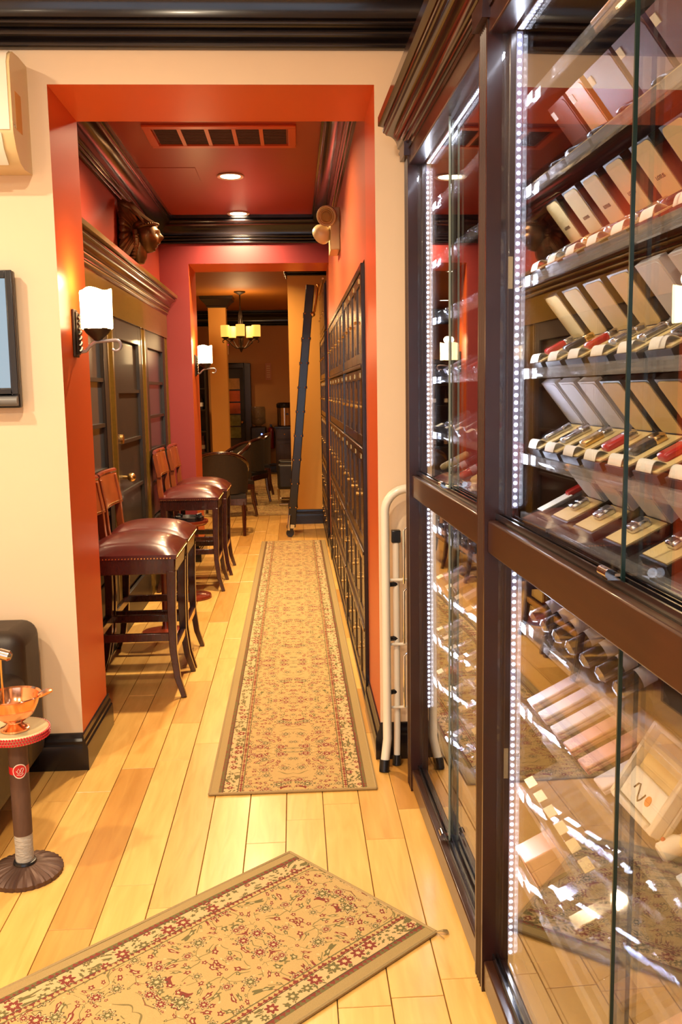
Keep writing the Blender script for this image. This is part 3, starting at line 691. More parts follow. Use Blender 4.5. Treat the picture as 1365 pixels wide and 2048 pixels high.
# ------------------------------------------------------------------ pedestal tables with ashtrays
def pedestal(loc, label, cat_label):
    t = thing('pedestal_table', label, 'side table', loc)
    ob('base', MB().lathe([(.145, 0), (.150, .008), (.145, .024), (.10, .034), (.04, .042)], 32), 'cherry_wood', t)
    ob('stem', MB().lathe([(.028, .04), (.020, .06), (.017, .25), (.020, .44), (.032, .50), (.05, .53)], 16), 'cherry_wood', t)
    ob('table_top', MB().lathe([(.05, .53), (.125, .545), (.142, .562), (.142, .580), (.130, .580), (.124, .565), (.01, .565)], 36), 'cherry_wood', t)
    a = thing('ashtray', cat_label, 'ashtray', (loc[0], loc[1], .566))
    mb = MB().lathe([(.095, 0), (.108, .012), (.108, .040), (.092, .042), (.075, .020), (.01, .014)], 24, flute=12, famp=.03)
    ob('bowl', mb, 'black_plastic', a)
    for k in range(4): q = PI / 4 + k * PI / 2; ob('rest', MB().tube([(.075 * math.cos(q), .075 * math.sin(q), .040), (.118 * math.cos(q), .118 * math.sin(q), .046)], .010, 8), 'black_plastic', a)
pedestal((-.835, 5.55, 0), 'red wood pedestal table beside the second bar stool', 'black glass ashtray on the table beside the second stool')
pedestal((-.79, 6.57, 0), 'red wood pedestal table beside the third bar stool', 'black glass ashtray on the table beside the third stool')

# ------------------------------------------------------------------ humidor lockers
def lockers(name, y0, y1, ncol, label, x0=XR - .012, z0=.03, z1=2.06):
    t = thing(name, label, 'locker', (x0, y0, 0))
    Ln = y1 - y0
    ob('carcass', B(.014, .28, 0, Ln, 0, z1), 'walnut', t)
    fr = MB(); fr.box(-.006, .014, 0, .022, 0, z1); fr.box(-.006, .014, Ln - .022, Ln, 0, z1); fr.box(-.006, .014, .022, Ln - .022, z1 - .03, z1); fr.box(-.006, .014, .022, Ln - .022, 0, z0)
    rows = [(.035, .375), (.395, .735), (.765, 1.215), (1.245, 1.595), (1.625, 2.025)]
    ob('face_frame', fr, 'ebony', t, bev=.003)
    for k in range(4): zz = (rows[k][1] + rows[k + 1][0]) / 2; ob('shelf_edge', B(-.010, .014, .022, Ln - .022, zz - .009, zz + .009), 'walnut', t, bev=.003)
    w_ = (Ln - .044) / ncol; cache = {}
    for r, (za, zb) in enumerate(rows):
        for c in range(ncol):
            h = zb - za
            if r not in cache:
                d = MB(); s = .035; g = .004
                d.box(0, .013, g, s, 0, h); d.box(0, .013, w_ - s, w_ - g, 0, h); d.box(0, .013, s, w_ - s, 0, s + .01); d.box(0, .013, s, w_ - s, h - s - .01, h)
                me = d.mesh('door')
                pn = B(.006, .011, s, w_ - s, s + .01, h - s - .01).mesh('door_panel')
                lk = MB(); lk.cyl((-.014, w_ - .022, h * .5), (0, w_ - .022, h * .5), .0085, 10); lk.cyl((-.004, w_ - .022, h * .5 + .022), (0, w_ - .022, h * .5 + .022), .006, 8); lkm = lk.mesh('lock')
                pl = B(-.003, 0, w_ * .5 - .03, w_ * .5 + .03, h - .036, h - .014).mesh('name_plate')
                vtm = (B(-.002, .004, s + .01, s + .05, s + .015, s + .05).mesh('vent'), B(-.002, .004, s + .01, s + .05, h - s - .05, h - s - .015).mesh('vent'))
                cache[r] = (me, pn, lkm, pl, vtm)
            me, pn, lkm, pl, vtm = cache[r]
            d = ob('door', me, 'walnut', t, (0, .022 + c * w_, za))
            ob('door_panel', pn, 'locker_panel', d); ob('lock', lkm, 'brass', d); ob('name_plate', pl, 'brass', d); ob('vent', vtm[0], 'ebony', d); ob('vent', vtm[1], 'ebony', d)
    return t
lockers('locker_bank', 4.08, 5.62, 4, 'glossy dark wood humidor lockers, the near bank set in the orange wall')
lockers('locker_bank', 5.62, 7.92, 5, 'glossy dark wood humidor lockers, the longer bank toward the second opening')
lockers('locker_bank', 8.62, 10.15, 4, 'dark wood humidor lockers beyond the second opening behind the ladder', XR - .02, z1=2.06)
# upper tier of the far lockers
t = thing('locker_cabinet', 'dark wood cabinet tier above the far lockers by the ladder top', 'locker', (XR - .02, 8.62, 2.064))
ob('carcass', B(.014, .28, 0, 1.53, 0, .46), 'walnut', t)
for c in range(4):
    d = ob('door', B(0, .014, .01 + c * .38, .38 + c * .38, .015, .44), 'walnut', t, bev=.003)
    ob('door_panel', B(-.004, .001, .045 + c * .38, .345 + c * .38, .055, .40), 'locker_panel', d); ob('lock', MB().cyl((-.014, .36 + c * .38, .2), (.001, .36 + c * .38, .2), .008), 'brass', d)

# ------------------------------------------------------------------ rolling ladder
t = thing('rolling_ladder', 'tall dark rolling library ladder with brass fittings leaning on the lockers', 'ladder', (0, 9.28, 0))
xb, xt, zt = -.055, .19, 2.56
for k, yy in enumerate((0, .42)):
    r = MB(); dx, dz = (xt - xb), zt - .10; ln = math.hypot(dx, dz); m = Matrix.Translation((xb, yy, .10)) @ Matrix.Rotation(math.atan2(dx, dz), 4, 'Y')
    r.box(-.042, .042, -.014, .014, 0, ln, m); rl = ob('side_rail', r, 'ebony', t, bev=.006)
    c = MB(); c.cyl(m @ Vector((-.028, -.02, -.03)), m @ Vector((-.028, -.02, .13)), .017, 14); c.box(-.044, .03, -.018, .018, -.01, .03, m); ob('brass_shoe', c, 'chrome', rl)
    ob('caster', MB().cyl((xb - .015, yy - .014, .042), (xb - .015, yy + .014, .042), .042, 18), 'black_plastic', t)
for k in range(9):
    s = .085 + k * .1; xx = xb + (xt - xb) * s; zz = .10 + (zt - .1) * s
    ob('tread', B(xx - .05, xx + .05, .014, .406, zz - .012, zz + .012), 'ebony', t)
    q = MB()
    for sx in (-.03, .03): q.ball((xx + sx, -.018, zz), .0085, 4)
    ob('bolt', q, 'brass', t)
hk = MB(); hk.tube([(xt - .02, 0, zt - .32), (xt + .04, 0, zt - .26), (xt + .062, 0, zt - .12), (xt + .070, 0, zt - .03), (xt + .073, 0, zt - .015)], .011, 8); hk.ball((xt + .074, 0, zt - .005), .016, 8); hk.ball((xt + .02, 0, zt - .29), .025, 8); ob('hook', hk, 'brass', t); hk = MB()
hk.tube([(xt - .02, .42, zt - .32), (xt + .04, .42, zt - .26), (xt + .062, .42, zt - .12), (xt + .070, .42, zt - .03), (xt + .073, .42, zt - .015)], .011, 8)
ob('hook', hk, 'brass', t)
tag(ob('ladder_rail', MB().cyl((XR - .030, 8.65, 2.545), (XR - .030, 10.1, 2.545), .010, 12), 'brass'), 'brass ladder rail along the top of the far lockers', 'rail')

# ------------------------------------------------------------------ glass display cabinet (local u = along, v = depth, z)
CO = (.4085, 3.335, 0.); CR = math.atan2(-1, .026)
cab = thing('display_cabinet', 'tall dark wood glass display cabinet with two lit bays', 'display cabinet', CO, CR)
UA, UB0, UB1, UC0, UC1 = .13, 1.200, 1.278, 2.72, 2.80; DEP = .44; ZH = 2.30; ZT = 2.46
def post(u0, u1):
    flu = [(0, 0)]; w_ = u1 - u0; n = 5
    for k in range(n):
        a = .12 + .76 * k / n; b_ = a + .76 / n
        flu += [(a * w_, 0), ((a + b_) / 2 * w_, .008), (b_ * w_ - .001, 0)]
    flu += [(w_, 0), (w_, .046), (0, .046)]
    p = ob('post', MB().prism(flu, ((u0, -.004, 0), (1, 0, 0), (0, 1, 0), (0, 0, 1)), ZH + .02), 'mahogany', cab)
    ob('capital', MB().prism([(-.008, 0), (w_ + .008, 0), (w_ + .014, .03), (w_ + .014, .045), (-.014, .045), (-.014, .03)], ((u0, -.018, ZH - .005), (1, 0, 0), (0, 0, 1), (0, 1, 0)), .05), 'mahogany', p)
post(.05, UA); post(UB0, UB1); post(UC0, UC1)
def stile(a, b_): return ob('stile', B(a, b_, .040, .075, .05, ZH), 'mahogany', cab, bev=.004)
stile(.05, UA + .018); stile(UB0 - .01, UB1 + .02); stile(UC0 - .02, UC1)
ob('end_panel', B(.05, .07, .045, DEP, 0, ZT), 'mahogany', cab); ob('end_panel', B(UC1 - .02, UC1, .045, DEP, 0, ZT), 'mahogany', cab)
ob('partition', B(UB0 + .03, UB1 - .03, .075, DEP - .012, .05, ZH), 'mahogany', cab)
ob('back_panel', B(.05, UC1, DEP - .012, DEP, 0, ZT), 'mahogany', cab)
ob('base_board', B(.07, UC1 - .02, .055, DEP - .012, 0, .05), 'mahogany', cab)
ob('top_board', B(.07, UC1 - .02, .05, DEP - .012, ZH + .0, ZH + .02), 'mahogany', cab)
CORN = [(0, 0), (-.004, 0), (-.004, .016)] + [(-.004 - .009 * math.sin(a), .026 - .009 * math.cos(a)) for a in [k * PI / 6 for k in range(7)]] + [(-.010, .040), (-.016, .042)] + [(-.016 - .040 * (1 - math.cos(a)), .042 + .046 * math.sin(a)) for a in [k * PI / 16 for k in range(1, 9)]] + [(-.060, .092)] + [(-.060 - .010 * math.sin(a), .104 - .010 * math.cos(a)) for a in [k * PI / 6 for k in range(7)]] + [(-.076, .118), (-.086, .120), (-.086, .150), (0, .150)]
cn = MB(); cn.prism(CORN, ((-.03, 0, ZH + .015), (0, 1, 0), (0, 0, 1), (1, 0, 0)), UC1 + .05)
ob('cornice', cn.mesh('cornice', 14), 'cornice_wood', cab); ob('frieze', B(.05, UC1, 0, .05, ZH - .035, ZH + .03), 'mahogany', cab, bev=.004)
ob('cornice_top', B(-.03, UC1 + .02, 0, DEP, ZT - .01, ZT + .02), 'mahogany', cab)
for (a, b_) in ((UA, UB0), (UB1, UC0)):
    ob('middle_rail', B(a, b_, .004, .10, 1.118, 1.195), 'rail_wood', cab, bev=.004)
    ob('deck', B(a, b_, .10, DEP - .012, 1.17, 1.190), 'mahogany', cab)
    ob('base_rail', B(a, b_, .0, .10, .012, .085), 'rail_wood', cab, bev=.004)
    for zz in (1.195, .085):
        tr = MB(); tr.box(a, b_, .022, .026, zz, zz + .016); tr.box(a, b_, .038, .041, zz, zz + .016); tr.box(a, b_, .054, .058, zz, zz + .016); tr.box(a, b_, .022, .058, zz, zz + .004)
        ob('door_track', tr, 'ebony', cab)
    mid = (a + b_) / 2 + (.0 if a < 1 else 0)
    for (za, zb) in ((.090, 1.116), (1.200, ZH - .034)):
        for (g0, g1, vv) in ((a + .002, mid + .018, .029), (mid - .018, b_ - .002, .045)):
            p = ob('glass_door', B(g0, g1, vv, vv + .006, za, zb), 'pane', cab)
            ew = .004 if a > 1 else .0015
            e0, e1 = (g1, g1 + ew) if vv < .04 else (g0 - ew, g0)
            ob('glass_edge', B(e0, e1, vv, vv + .006, za, zb), 'pane_edge' if a > 1 else 'pane_edge_pale', p)
        lt = MB(); lt.cyl((mid - .016, .012, za + .018), (mid + .020, .012, za + .018), .008, 12); lt.box(mid - .010, mid + .010, .012, .040, za + .006, za + .012)
        ob('latch', lt, 'chrome', cab)
for (uu, za, zb) in ((UB1 + .020, 1.72, 1.79), (UB1 + .020, .57, .645)): ob('frame_tag', B(uu, uu + .002, .0415, .0515, za, zb), 'ivory_plastic', cab)
# LED strips
def led_strip(p0, p1, nrm, label, power):
    p0, p1 = Vector(p0), Vector(p1); d = p1 - p0; n = int(d.length / .0167)
    mid = (p0 + p1) / 2
    R = Matrix.Rotation(CR, 4, 'Z'); base = Vector(CO) + (R @ p0)
    t = thing('led_strip', label, 'light strip', base, CR)
    du = d.normalized(); nrm = Vector(nrm); sd = du.cross(nrm)
    m = Matrix((sd, du, nrm)).transposed().to_4x4()
    ob('tape', B(-.007, .007, 0, d.length, 0, .0015, m), 'led_tape', t)
    cm = MB().lathe([(.0040, 0), (.0040, .0012), (.0022, .0020)], 8, (0, 0, .0015), None); me = MB(); me.v = [tuple(m @ Vector(v)) for v in cm.v]; me.f = cm.f; me = me.mesh('diode')
    for k in range(n): ob('diode', me, 'led_glow', t, du * (.0167 * (k + .5)))
    rq = nrm.to_track_quat('-Z', 'Y')
    # orient the lamp's long side along the strip
    zz = -nrm; yy = du; xx = yy.cross(zz); mr = Matrix((xx, yy, zz)).transposed()
    light('led_light', 'AREA', d / 2 + nrm * .006, power, (.80, .84, 1.0), t, specular_factor=.12, size=.010, shape='RECTANGLE', size_y=d.length * .98, rot=mr.to_euler())
    return t
LED = 2.4
led_strip((UA + .0185, .062, 1.225), (UA + .0185, .062, 2.26), (1, 0, 0), 'white LED strip up the first post in the upper far bay', LED)
led_strip((UA + .0185, .062, .33), (UA + .0185, .062, 1.10), (1, 0, 0), 'white LED strip up the first post below the middle rail', LED * .8)
led_strip((UB1 + .0205, .062, 1.225), (UB1 + .0205, .062, 2.262), (1, 0, 0), 'white LED strip up the middle post in the upper near bay', LED)
led_strip((UB1 + .0205, .062, .11), (UB1 + .0205, .062, 1.105), (1, 0, 0), 'white LED strip up the middle post below the middle rail', LED)
led_strip((UA + .03, .062, ZH - .036), (UB0 - .02, .062, ZH - .036), (0, 0, -1), 'white LED strip under the cabinet header of the far bay', LED)
led_strip((UB1 + .03, .062, ZH - .036), (UC0 - .03, .062, ZH - .036), (0, 0, -1), 'white LED strip under the cabinet header of the near bay', LED)

# acrylic ledges: sloping plate with a front lip
RC = Matrix.Rotation(CR, 3, 'Z')
def cw(u, v, z): return Vector(CO) + RC @ Vector((u, v, z))
TILT = math.radians(27); TC, TS = math.cos(TILT), math.sin(TILT)
V0 = .082
ROWN = ('top', 'second', 'third', 'fourth', 'fifth')
def ledge(a, b_, z, label):
    t = thing('acrylic_ledge', label, 'shelf', cw(a, V0, z), CR)
    ln = b_ - a
    ob('plate', MB().prism([(0, 0), (.17 * TC, .17 * TS), (.17 * TC - .006 * TS, .17 * TS + .006 * TC), (-.006 * TS, .006 * TC)], ((0, 0, -.006), (0, 1, 0), (0, 0, 1), (1, 0, 0)), ln), 'acrylic', t)
    ob('front_lip', MB().prism([(-.009, -.010), (0, -.010), (0, .012), (-.009, .012)], ((0, 0, 0), (0, 1, 0), (0, 0, 1), (1, 0, 0)), ln), 'acrylic_lip', t)
    return t
UP = (2.11, 1.92, 1.73, 1.53, 1.34); LO2 = (.95, .75, .545, .335); LO1 = (1.01, .80, .61, .45, .27)
for i, z in enumerate(UP):
    ledge(UA + .03, UB0 - .012, z, f'clear acrylic ledge, {ROWN[i]} from the header in the far bay')
    ledge(UB1 + .03, UC0 - .022, z, f'clear acrylic ledge, {ROWN[i]} from the header in the near bay')
for i, z in enumerate(LO1): ledge(UA + .03, UB0 - .012, z, f'clear acrylic ledge, {ROWN[i]} below the middle rail in the far bay')
for i, z in enumerate(LO2): ledge(UB1 + .03, UC0 - .022, z, f'clear acrylic ledge, {ROWN[i]} below the middle rail in the near bay')

ZD = 1.207
ledge(UA + .03, UB0 - .012, ZD, 'clear acrylic ledge lying on the deck of the far bay')
ledge(UB1 + .03, UC0 - .022, ZD, 'clear acrylic ledge lying on the deck of the near bay')
# things on the ledges ---------------------------------------------------
TM = Matrix.Rotation(TILT, 4, 'X')                     # tilts local (u, v, z) onto the ledge slope
def tilt_mb(mb, off=Vector((0, 0, 0)), M_=TM):
    r = MB(); r.v = [tuple(M_ @ (Vector(p) + off)) for p in mb.v]; r.f = mb.f; return r
ORD = ('first', 'second', 'third', 'fourth', 'fifth', 'sixth', 'seventh', 'eighth', 'ninth')
_c = {}
def cached(key, fn):
    if key not in _c: _c[key] = fn()
    return _c[key]
def open_case(u, z, label, lid='cream', item='silver', w_=.088, ln=.118, brand=True, group=None, v=V0 + .015, tagp=True):
    t = thing('open_case', label, 'gift case', cw(u, v, z + .009), CR, group)
    key = (w_, ln)
    lining = {'cream': 'cream_lining', 'grey': 'silk_grey'}.get(lid, lid); outer = {'cream': 'case_black', 'grey': 'silk_grey'}.get(lid, lid)
    def tray():
        return tilt_mb(MB().box(-w_ / 2, w_ / 2, 0, ln, 0, .016)).mesh('tray', 30)
    tr = ob('tray', cached(('tray',) + key, tray), 'case_black', t)
    ob('lining', cached(('lin',) + key, lambda: tilt_mb(MB().box(-w_ / 2 + .005, w_ / 2 - .005, .005, ln - .005, .0155, .0185)).mesh('lining')).copy(), 'cream_lining', tr)
    hinge = TM @ Vector((0, ln, .016)); LM = Matrix.Translation(hinge) @ Matrix.Rotation(math.radians(128), 4, 'X')
    # lid: local y along the lid, local z outward (back side)
    o2 = ob('lid', cached(('lid',) + key, lambda: tilt_mb(MB().box(-w_ / 2, w_ / 2, 0, ln, -.016, 0), M_=LM).mesh('lid', 30)).copy(), outer, t)
    if lid not in ('cream', 'grey'): ob('corner_tag', tilt_mb(MB().box(-w_ / 2 + .006, -w_ / 2 + .026, ln - .03, ln - .012, .0018, .003), M_=LM), 'paper', o2)
    def lin():
        mb = MB(); n = 10; r = .012; pts = []
        for (cx_, cy_, a0) in ((w_ / 2 - .004 - r, .004 + r, -90), (w_ / 2 - .004 - r, ln - .004 - r, 0), (-w_ / 2 + .004 + r, ln - .004 - r, 90), (-w_ / 2 + .004 + r, .004 + r, 180)):
            for k in range(5): a = math.radians(a0 + 22.5 * k); pts.append((cx_ + r * math.cos(a), cy_ + r * math.sin(a)))
        return tilt_mb(MB().prism(pts, ((0, 0, -.0005), (1, 0, 0), (0, 1, 0), (0, 0, 1)), .0022), M_=LM).mesh('lid_lining', 30)
    ob('lid_lining', cached(('lidlin',) + key, lin).copy(), lining, o2)
    if brand and lid == 'cream':
        me = text_mesh('LOTUS', .0105)
        tx = ob('lettering', me, 'ink', o2); tx.matrix_local = LM @ Matrix.Translation((0, ln * .42, .0022)) @ Matrix.Rotation(PI, 4, 'Z') @ Matrix.Rotation(PI, 4, 'Z')
    m_ = {'silver': 'silver_item', 'red': 'red_item', 'dark': 'dark_item', 'gold': 'gold_item'}[item]
    it = ob('lighter', cached(('item',) + key, lambda: tilt_mb(MB().box(-.016, .016, .034, ln - .020, .017, .032)).mesh('lighter', 30)).copy(), m_, t, bev=.005)
    ob('lighter_cap', cached(('icap',) + key, lambda: tilt_mb(MB().box(-.017, .017, ln - .042, ln - .019, .0165, .033)).mesh('lighter_cap', 30)).copy(), 'silver_item' if item != 'dark' else 'gold_item', it, bev=.004)
    if tagp:
        def paper():
            mb = MB(); N = 8; top = []; bot = []
            for i in range(N + 1):
                a = i / N; yy = .002 + .030 * a; zz = .017 + .013 * math.sin(a * PI)
                top.append((yy, zz + .0008)); bot.append((yy, zz))
            return tilt_mb(mb.prism(top + bot[::-1], ((-w_ * .38, 0, 0), (0, 1, 0), (0, 0, 1), (1, 0, 0)), w_ * .62)).mesh('price_tag', 60)
        ob('price_tag', cached(('tag',) + key, paper).copy(), 'paper', t)
    return t
def yu(Y): return 3.335 - Y
def xs(px_list, X=.53): return [yu(X * 1800 / (p - 588)) for p in px_list]
for i, u in enumerate((1.335, 1.455, 1.57, 1.69, 1.81, 1.93, 2.05, 2.17)):
    open_case(u, UP[2], f'open black case lined in cream, {ORD[i]} from the middle post on the third ledge', 'cream', ('silver', 'dark', 'gold', 'silver')[i % 4], w_=.080, group='open cases on the third ledge')
spec = [('cream', 'red'), ('cream', 'dark'), ('cream', 'red'), ('cream', 'silver'), ('grey', 'silver'), ('grey', 'dark'), ('grey', 'silver')]
for i, (l, it) in enumerate(spec):
    open_case(1.345 + i * .128, UP[3], f'open {"cream" if l == "cream" else "grey"} lidded case, {it} lighter, {ORD[i]} from the middle post, fourth ledge', l, it, w_=.094, brand=False, group='open cases on the fourth ledge')
spec = [('grey', 'silver'), ('grey', 'silver'), ('grey', 'gold'), ('cream', 'red'), ('cream', 'dark'), ('cream', 'red'), ('cream', 'silver')]
for i, (l, it) in enumerate(spec):
    open_case(1.340 + i * .122, UP[4], f'open {"cream" if l == "cream" else "grey"} lidded case, {it} lighter, {ORD[i]} from the middle post, fifth ledge', l, it, w_=.096, brand=False, group='open cases on the fifth ledge')
for i, u in enumerate((1.53, 1.67, 1.83, 1.99)):
    open_case(u, ZD, f'open grey lidded case with silver lighter, {ORD[i]} from the red cutter on the cabinet deck', 'grey', 'silver', w_=.10, ln=.090, brand=False, tagp=False, group='open cases on the deck')
t = thing('cigar_cutter', 'red cigar cutter with a long white tag on the cabinet deck', 'cutter', cw(1.37, V0 + .019, ZD + .019), CR)
ob('body', tilt_mb(MB().box(-.012, .012, .07, .12, 0, .012)), 'red_item', t, bev=.003); ob('price_tag', tilt_mb(MB().box(-.020, .020, 0, .075, .002, .004)), 'paper', t)
ob('stand', tilt_mb(MB().box(-.022, .022, 0, .125, -.004, .0)), 'clear_case', t)

def flat_box(u, z, m, label, w_=.10, ln=.11, h=.024, cat='box', name='gift_box', tagm='paper', v=V0 + .015, group=None, tilt=True):
    MM = TM if tilt is True else tilt
    t = thing(name, label, cat, cw(u, v, z + .009), CR, group)
    ob('base', tilt_mb(MB().box(-w_ / 2, w_ / 2, 0, ln, 0, h * .55), M_=MM), m, t, bev=.003)
    ob('lid', tilt_mb(MB().box(-w_ / 2 - .001, w_ / 2 + .001, -.001, ln + .001, h * .57, h), M_=MM), m, t, bev=.003)
    if tagm: ob('price_tag', tilt_mb(MB().box(-w_ / 2 + .006, -w_ / 2 + .028, ln - .034, ln - .014, h, h + .001), M_=MM), tagm, t)
    return t
for i, (u, m, w_) in enumerate(((1.355, 'umber_box', .10), (1.465, 'amber_box', .085), (1.595, 'plum_box', .13), (1.74, 'plum_box', .13), (1.885, 'umber_box', .13), (2.03, 'plum_box', .13))):
    open_case(u, UP[1], f'open {m.split("_")[0]} coloured case with white tag, {ORD[i]} from the middle post, second ledge', m, 'dark', w_=w_, ln=.125, brand=False, tagp=False, group='brown and plum cases on the second ledge')
flat_box(1.74, UP[0], 'amber_box', 'amber gift box alone on the top ledge of the near bay', w_=.14, ln=.12, tagm=None)
# silver tubes under the rail, near bay
def tube_item(u, z, label, m='silver_item', r=.017, ln=.135, name='cigar_tube', cat='tube', group=None):
    t = thing(name, label, cat, cw(u, V0 + .015, z + .009), CR, group)
    me = cached(('tube', r, ln), lambda: tilt_mb(MB().lathe([(r * .55, 0), (r, .008), (r, ln - .03), (r * .97, ln - .029), (r, ln - .026), (r, ln - .006), (r * .6, ln)], 14, (0, 0, r), Matrix.Rotation(-PI / 2, 4, 'X'))).mesh('tube')).copy()
    ob('tube', me, m, t)
    ob('band', cached(('band', r, ln), lambda: tilt_mb(MB().lathe([(r * 1.03, ln * .35), (r * 1.03, ln * .55)], 14, (0, 0, r), Matrix.Rotation(-PI / 2, 4, 'X'))).mesh('band')).copy(), 'lilac_card', t)
    return t
for i in range(7): tube_item(1.345 + i * .085, LO2[0], f'ribbed silver tube, {ORD[i]} from the middle post on the ledge below the rail', group='silver tubes below the rail')
for i in range(6):
    flat_box(1.345 + i * .088, LO2[1], ('lilac_card', 'lilac_card', 'lilac_card', 'pink_box', 'pink_box', 'lilac_card')[i], f'slim {("white", "white", "white", "pink", "pink", "white")[i]} box lying on its ledge, {ORD[i]} from the middle post', w_=.044, ln=.135, h=.018, name='slim_box', group='slim boxes on the lower ledge', tagm=None)
# clear stands with tags
def clear_stand(u, z, label, tagm='paper', inner=None, w_=.05, ln=.12, h=.022, group=None):
    t = thing('clear_case', label, 'clear case', cw(u, V0 + .015, z + .009), CR, group)
    ob('shell', cached(('shell', w_, ln, h), lambda: tilt_mb(MB().box(-w_ / 2, w_ / 2, 0, ln, .002, h)).mesh('shell')).copy(), 'clear_case', t, bev=.002)
    if inner: ob('contents', cached(('inner', w_, ln, h), lambda: tilt_mb(MB().box(-w_ * .28, w_ * .28, ln * .2, ln * .85, .004, h - .004)).mesh('contents')).copy(), inner, t, bev=.002)
    if tagm: ob('price_tag', cached(('ctag', w_), lambda: tilt_mb(MB().box(-w_ * .42, w_ * .42, -.002, .020, h + .0005, h + .0015)).mesh('price_tag')).copy(), tagm, t)
    return t
for i in range(6): clear_stand(1.345 + i * .075, LO2[2], f'empty clear tray with cream tag, {ORD[i]} from the middle post on the third lower ledge', 'cream_lining', None, w_=.055, group='clear trays near bay')
# white branded box leaning, figure, ring and blue tile on second lower ledge
t = thing('promo_box', 'open white promotional box with an orange dot leaning on the lower ledge', 'box', cw(1.925, V0 + .036, LO2[1] + .020), CR)
MB_ = Matrix.Rotation(math.radians(58), 4, 'X')
ob('tray', tilt_mb(MB().box(-.085, .085, 0, .15, 0, .012), M_=MB_), 'white_plastic', t, bev=.003)
rim = MB(); rim.box(-.085, -.073, 0, .15, .012, .034); rim.box(.073, .085, 0, .15, .012, .034); rim.box(-.073, .073, 0, .010, .012, .034); rim.box(-.073, .073, .14, .15, .012, .034)
ob('rim', tilt_mb(rim, M_=MB_), 'white_plastic', t, bev=.003)
ob('insert', tilt_mb(MB().box(-.070, .070, .065, .138, .012, .020), M_=MB_), 'ivory_plastic', t, bev=.004)
card = ob('card', tilt_mb(MB().box(-.070, .070, .012, .066, .012, .026), M_=MB_), 'paper', t, bev=.003)
mk = MB().tube([(-.035 + .006 * i, .036 + .013 * math.sin(i * .95), .0265) for i in range(8)], .0016, 6); ob('wave_mark', tilt_mb(mk, M_=MB_), 'ink', card)
ob('dot_mark', tilt_mb(MB().lathe([(.009, .026), (.009, .0272)], 18, (.022, .036, 0)), M_=MB_), 'orange_item', card)
t = thing('cigar_figure', 'small white figure with a red dot beside the promotional box', 'figurine', cw(2.045, V0 + .018, LO2[1] + .011), CR)
ob('body', tilt_mb(MB().lathe([(.012, 0), (.016, .004), (.016, .034), (.012, .040), (.009, .052), (.003, .056)], 16, (0, 0, .017), Matrix.Rotation(-PI / 2, 4, 'X'))), 'white_plastic', t)
ob('dot', tilt_mb(MB().ball((-.004, .016, .033), .004, 5)), 'red_item', t)
t = thing('ashtray_ring', 'round ivory ring ashtray lying past the white figure', 'ashtray', cw(2.07, V0 + .075, LO2[1] + .05), CR)
ob('ring', tilt_mb(MB().lathe([(.022, 0), (.036, .002), (.038, .018), (.030, .022), (.022, .018), (.022, 0)], 24, cap=False)), 'ivory_plastic', t)
flat_box(2.17, LO2[1], 'blue_card', 'pale blue card box at the near end of the second lower ledge', w_=.12, ln=.13, h=.02, tagm=None)
flat_box(1.36, LO2[3], 'pink_box', 'blocky pale pink box on the lowest ledge against the middle post', w_=.08, ln=.09, h=.07, tagm=None)
for i, (u, inn) in enumerate(((1.50, 'silver_item'), (1.60, 'gold_item'), (1.71, None), (1.83, 'umber_box'), (1.96, 'pink_box'))):
    clear_stand(u, LO2[3], f'clear bag with {("silver", "gold", "nothing", "brown", "pink")[i]} inside, {ORD[i]} on the lowest ledge of the near bay', None, inn, w_=.085, ln=.14, h=.03, group='clear bags near bay')
# far bay
cols = {'silver_item': 'silver', 'red_item': 'red', 'dark_item': 'black', 'pink_box': 'pink', 'orange_item': 'orange', 'lilac_card': 'white', 'gold_item': 'gold'}
far = [(UP[0], ('pink_box', 'pink_box', 'red_item'), 3, .10), (UP[1], ('silver_item', 'dark_item', 'silver_item', 'silver_item', 'silver_item', 'lilac_card'), 6, .07),
       (UP[2], ('silver_item', 'silver_item', 'lilac_card', 'silver_item', 'silver_item', 'silver_item', 'silver_item'), 7, .07), (UP[3], ('lilac_card', 'silver_item', 'red_item', 'red_item', 'red_item'), 5, .09),
       (UP[4], ('silver_item', 'silver_item', 'silver_item', 'gold_item', 'silver_item', 'silver_item'), 6, .05),
       (LO1[0], ('lilac_card', 'dark_item', 'lilac_card', 'orange_item', 'lilac_card', 'dark_item', 'gold_item', 'lilac_card', 'dark_item'), 9, .06), (LO1[1], ('lilac_card', 'pink_box', 'lilac_card', 'silver_item', 'lilac_card', 'silver_item'), 6, .05),
       (LO1[2], ('lilac_card', 'silver_item', 'silver_item', 'lilac_card', 'silver_item', 'silver_item', 'lilac_card', 'silver_item'), 8, .04), (LO1[3], ('red_item', 'lilac_card', 'silver_item', 'silver_item', 'lilac_card'), 5, .05),
       (LO1[4], ('silver_item', 'lilac_card', 'dark_item', 'silver_item', 'gold_item', 'silver_item'), 6, .07)]
FN = ['top ledge', 'second ledge', 'third ledge', 'fourth ledge', 'fifth ledge', 'first lower ledge', 'second lower ledge', 'third lower ledge', 'fourth lower ledge', 'lowest ledge']
for r, (z, ms, n, w_) in enumerate(far):
    step = .96 / n
    for i in range(n):
        clear_stand(UA + .075 + i * step, z, f'clear case with {cols[ms[i]]} contents, {ORD[i]} from the end post, far bay {FN[r]}', 'cream_lining' if r in (4, 6, 7, 8) else None, ms[i], w_=w_, ln=.12, h=.026, group=f'clear cases on the {FN[r]}')
for i in range(6):
    tube_item(UA + .10 + i * .16, ZD, f'slim tan cigar cutter, {ORD[i]} from the first post on the far bay deck', ('cream_lining', 'dark_item', 'red_item', 'cream_lining', 'silver_item', 'cream_lining')[i], .012, .11, 'cigar_cutter', 'cutter', 'cutters on the far deck')

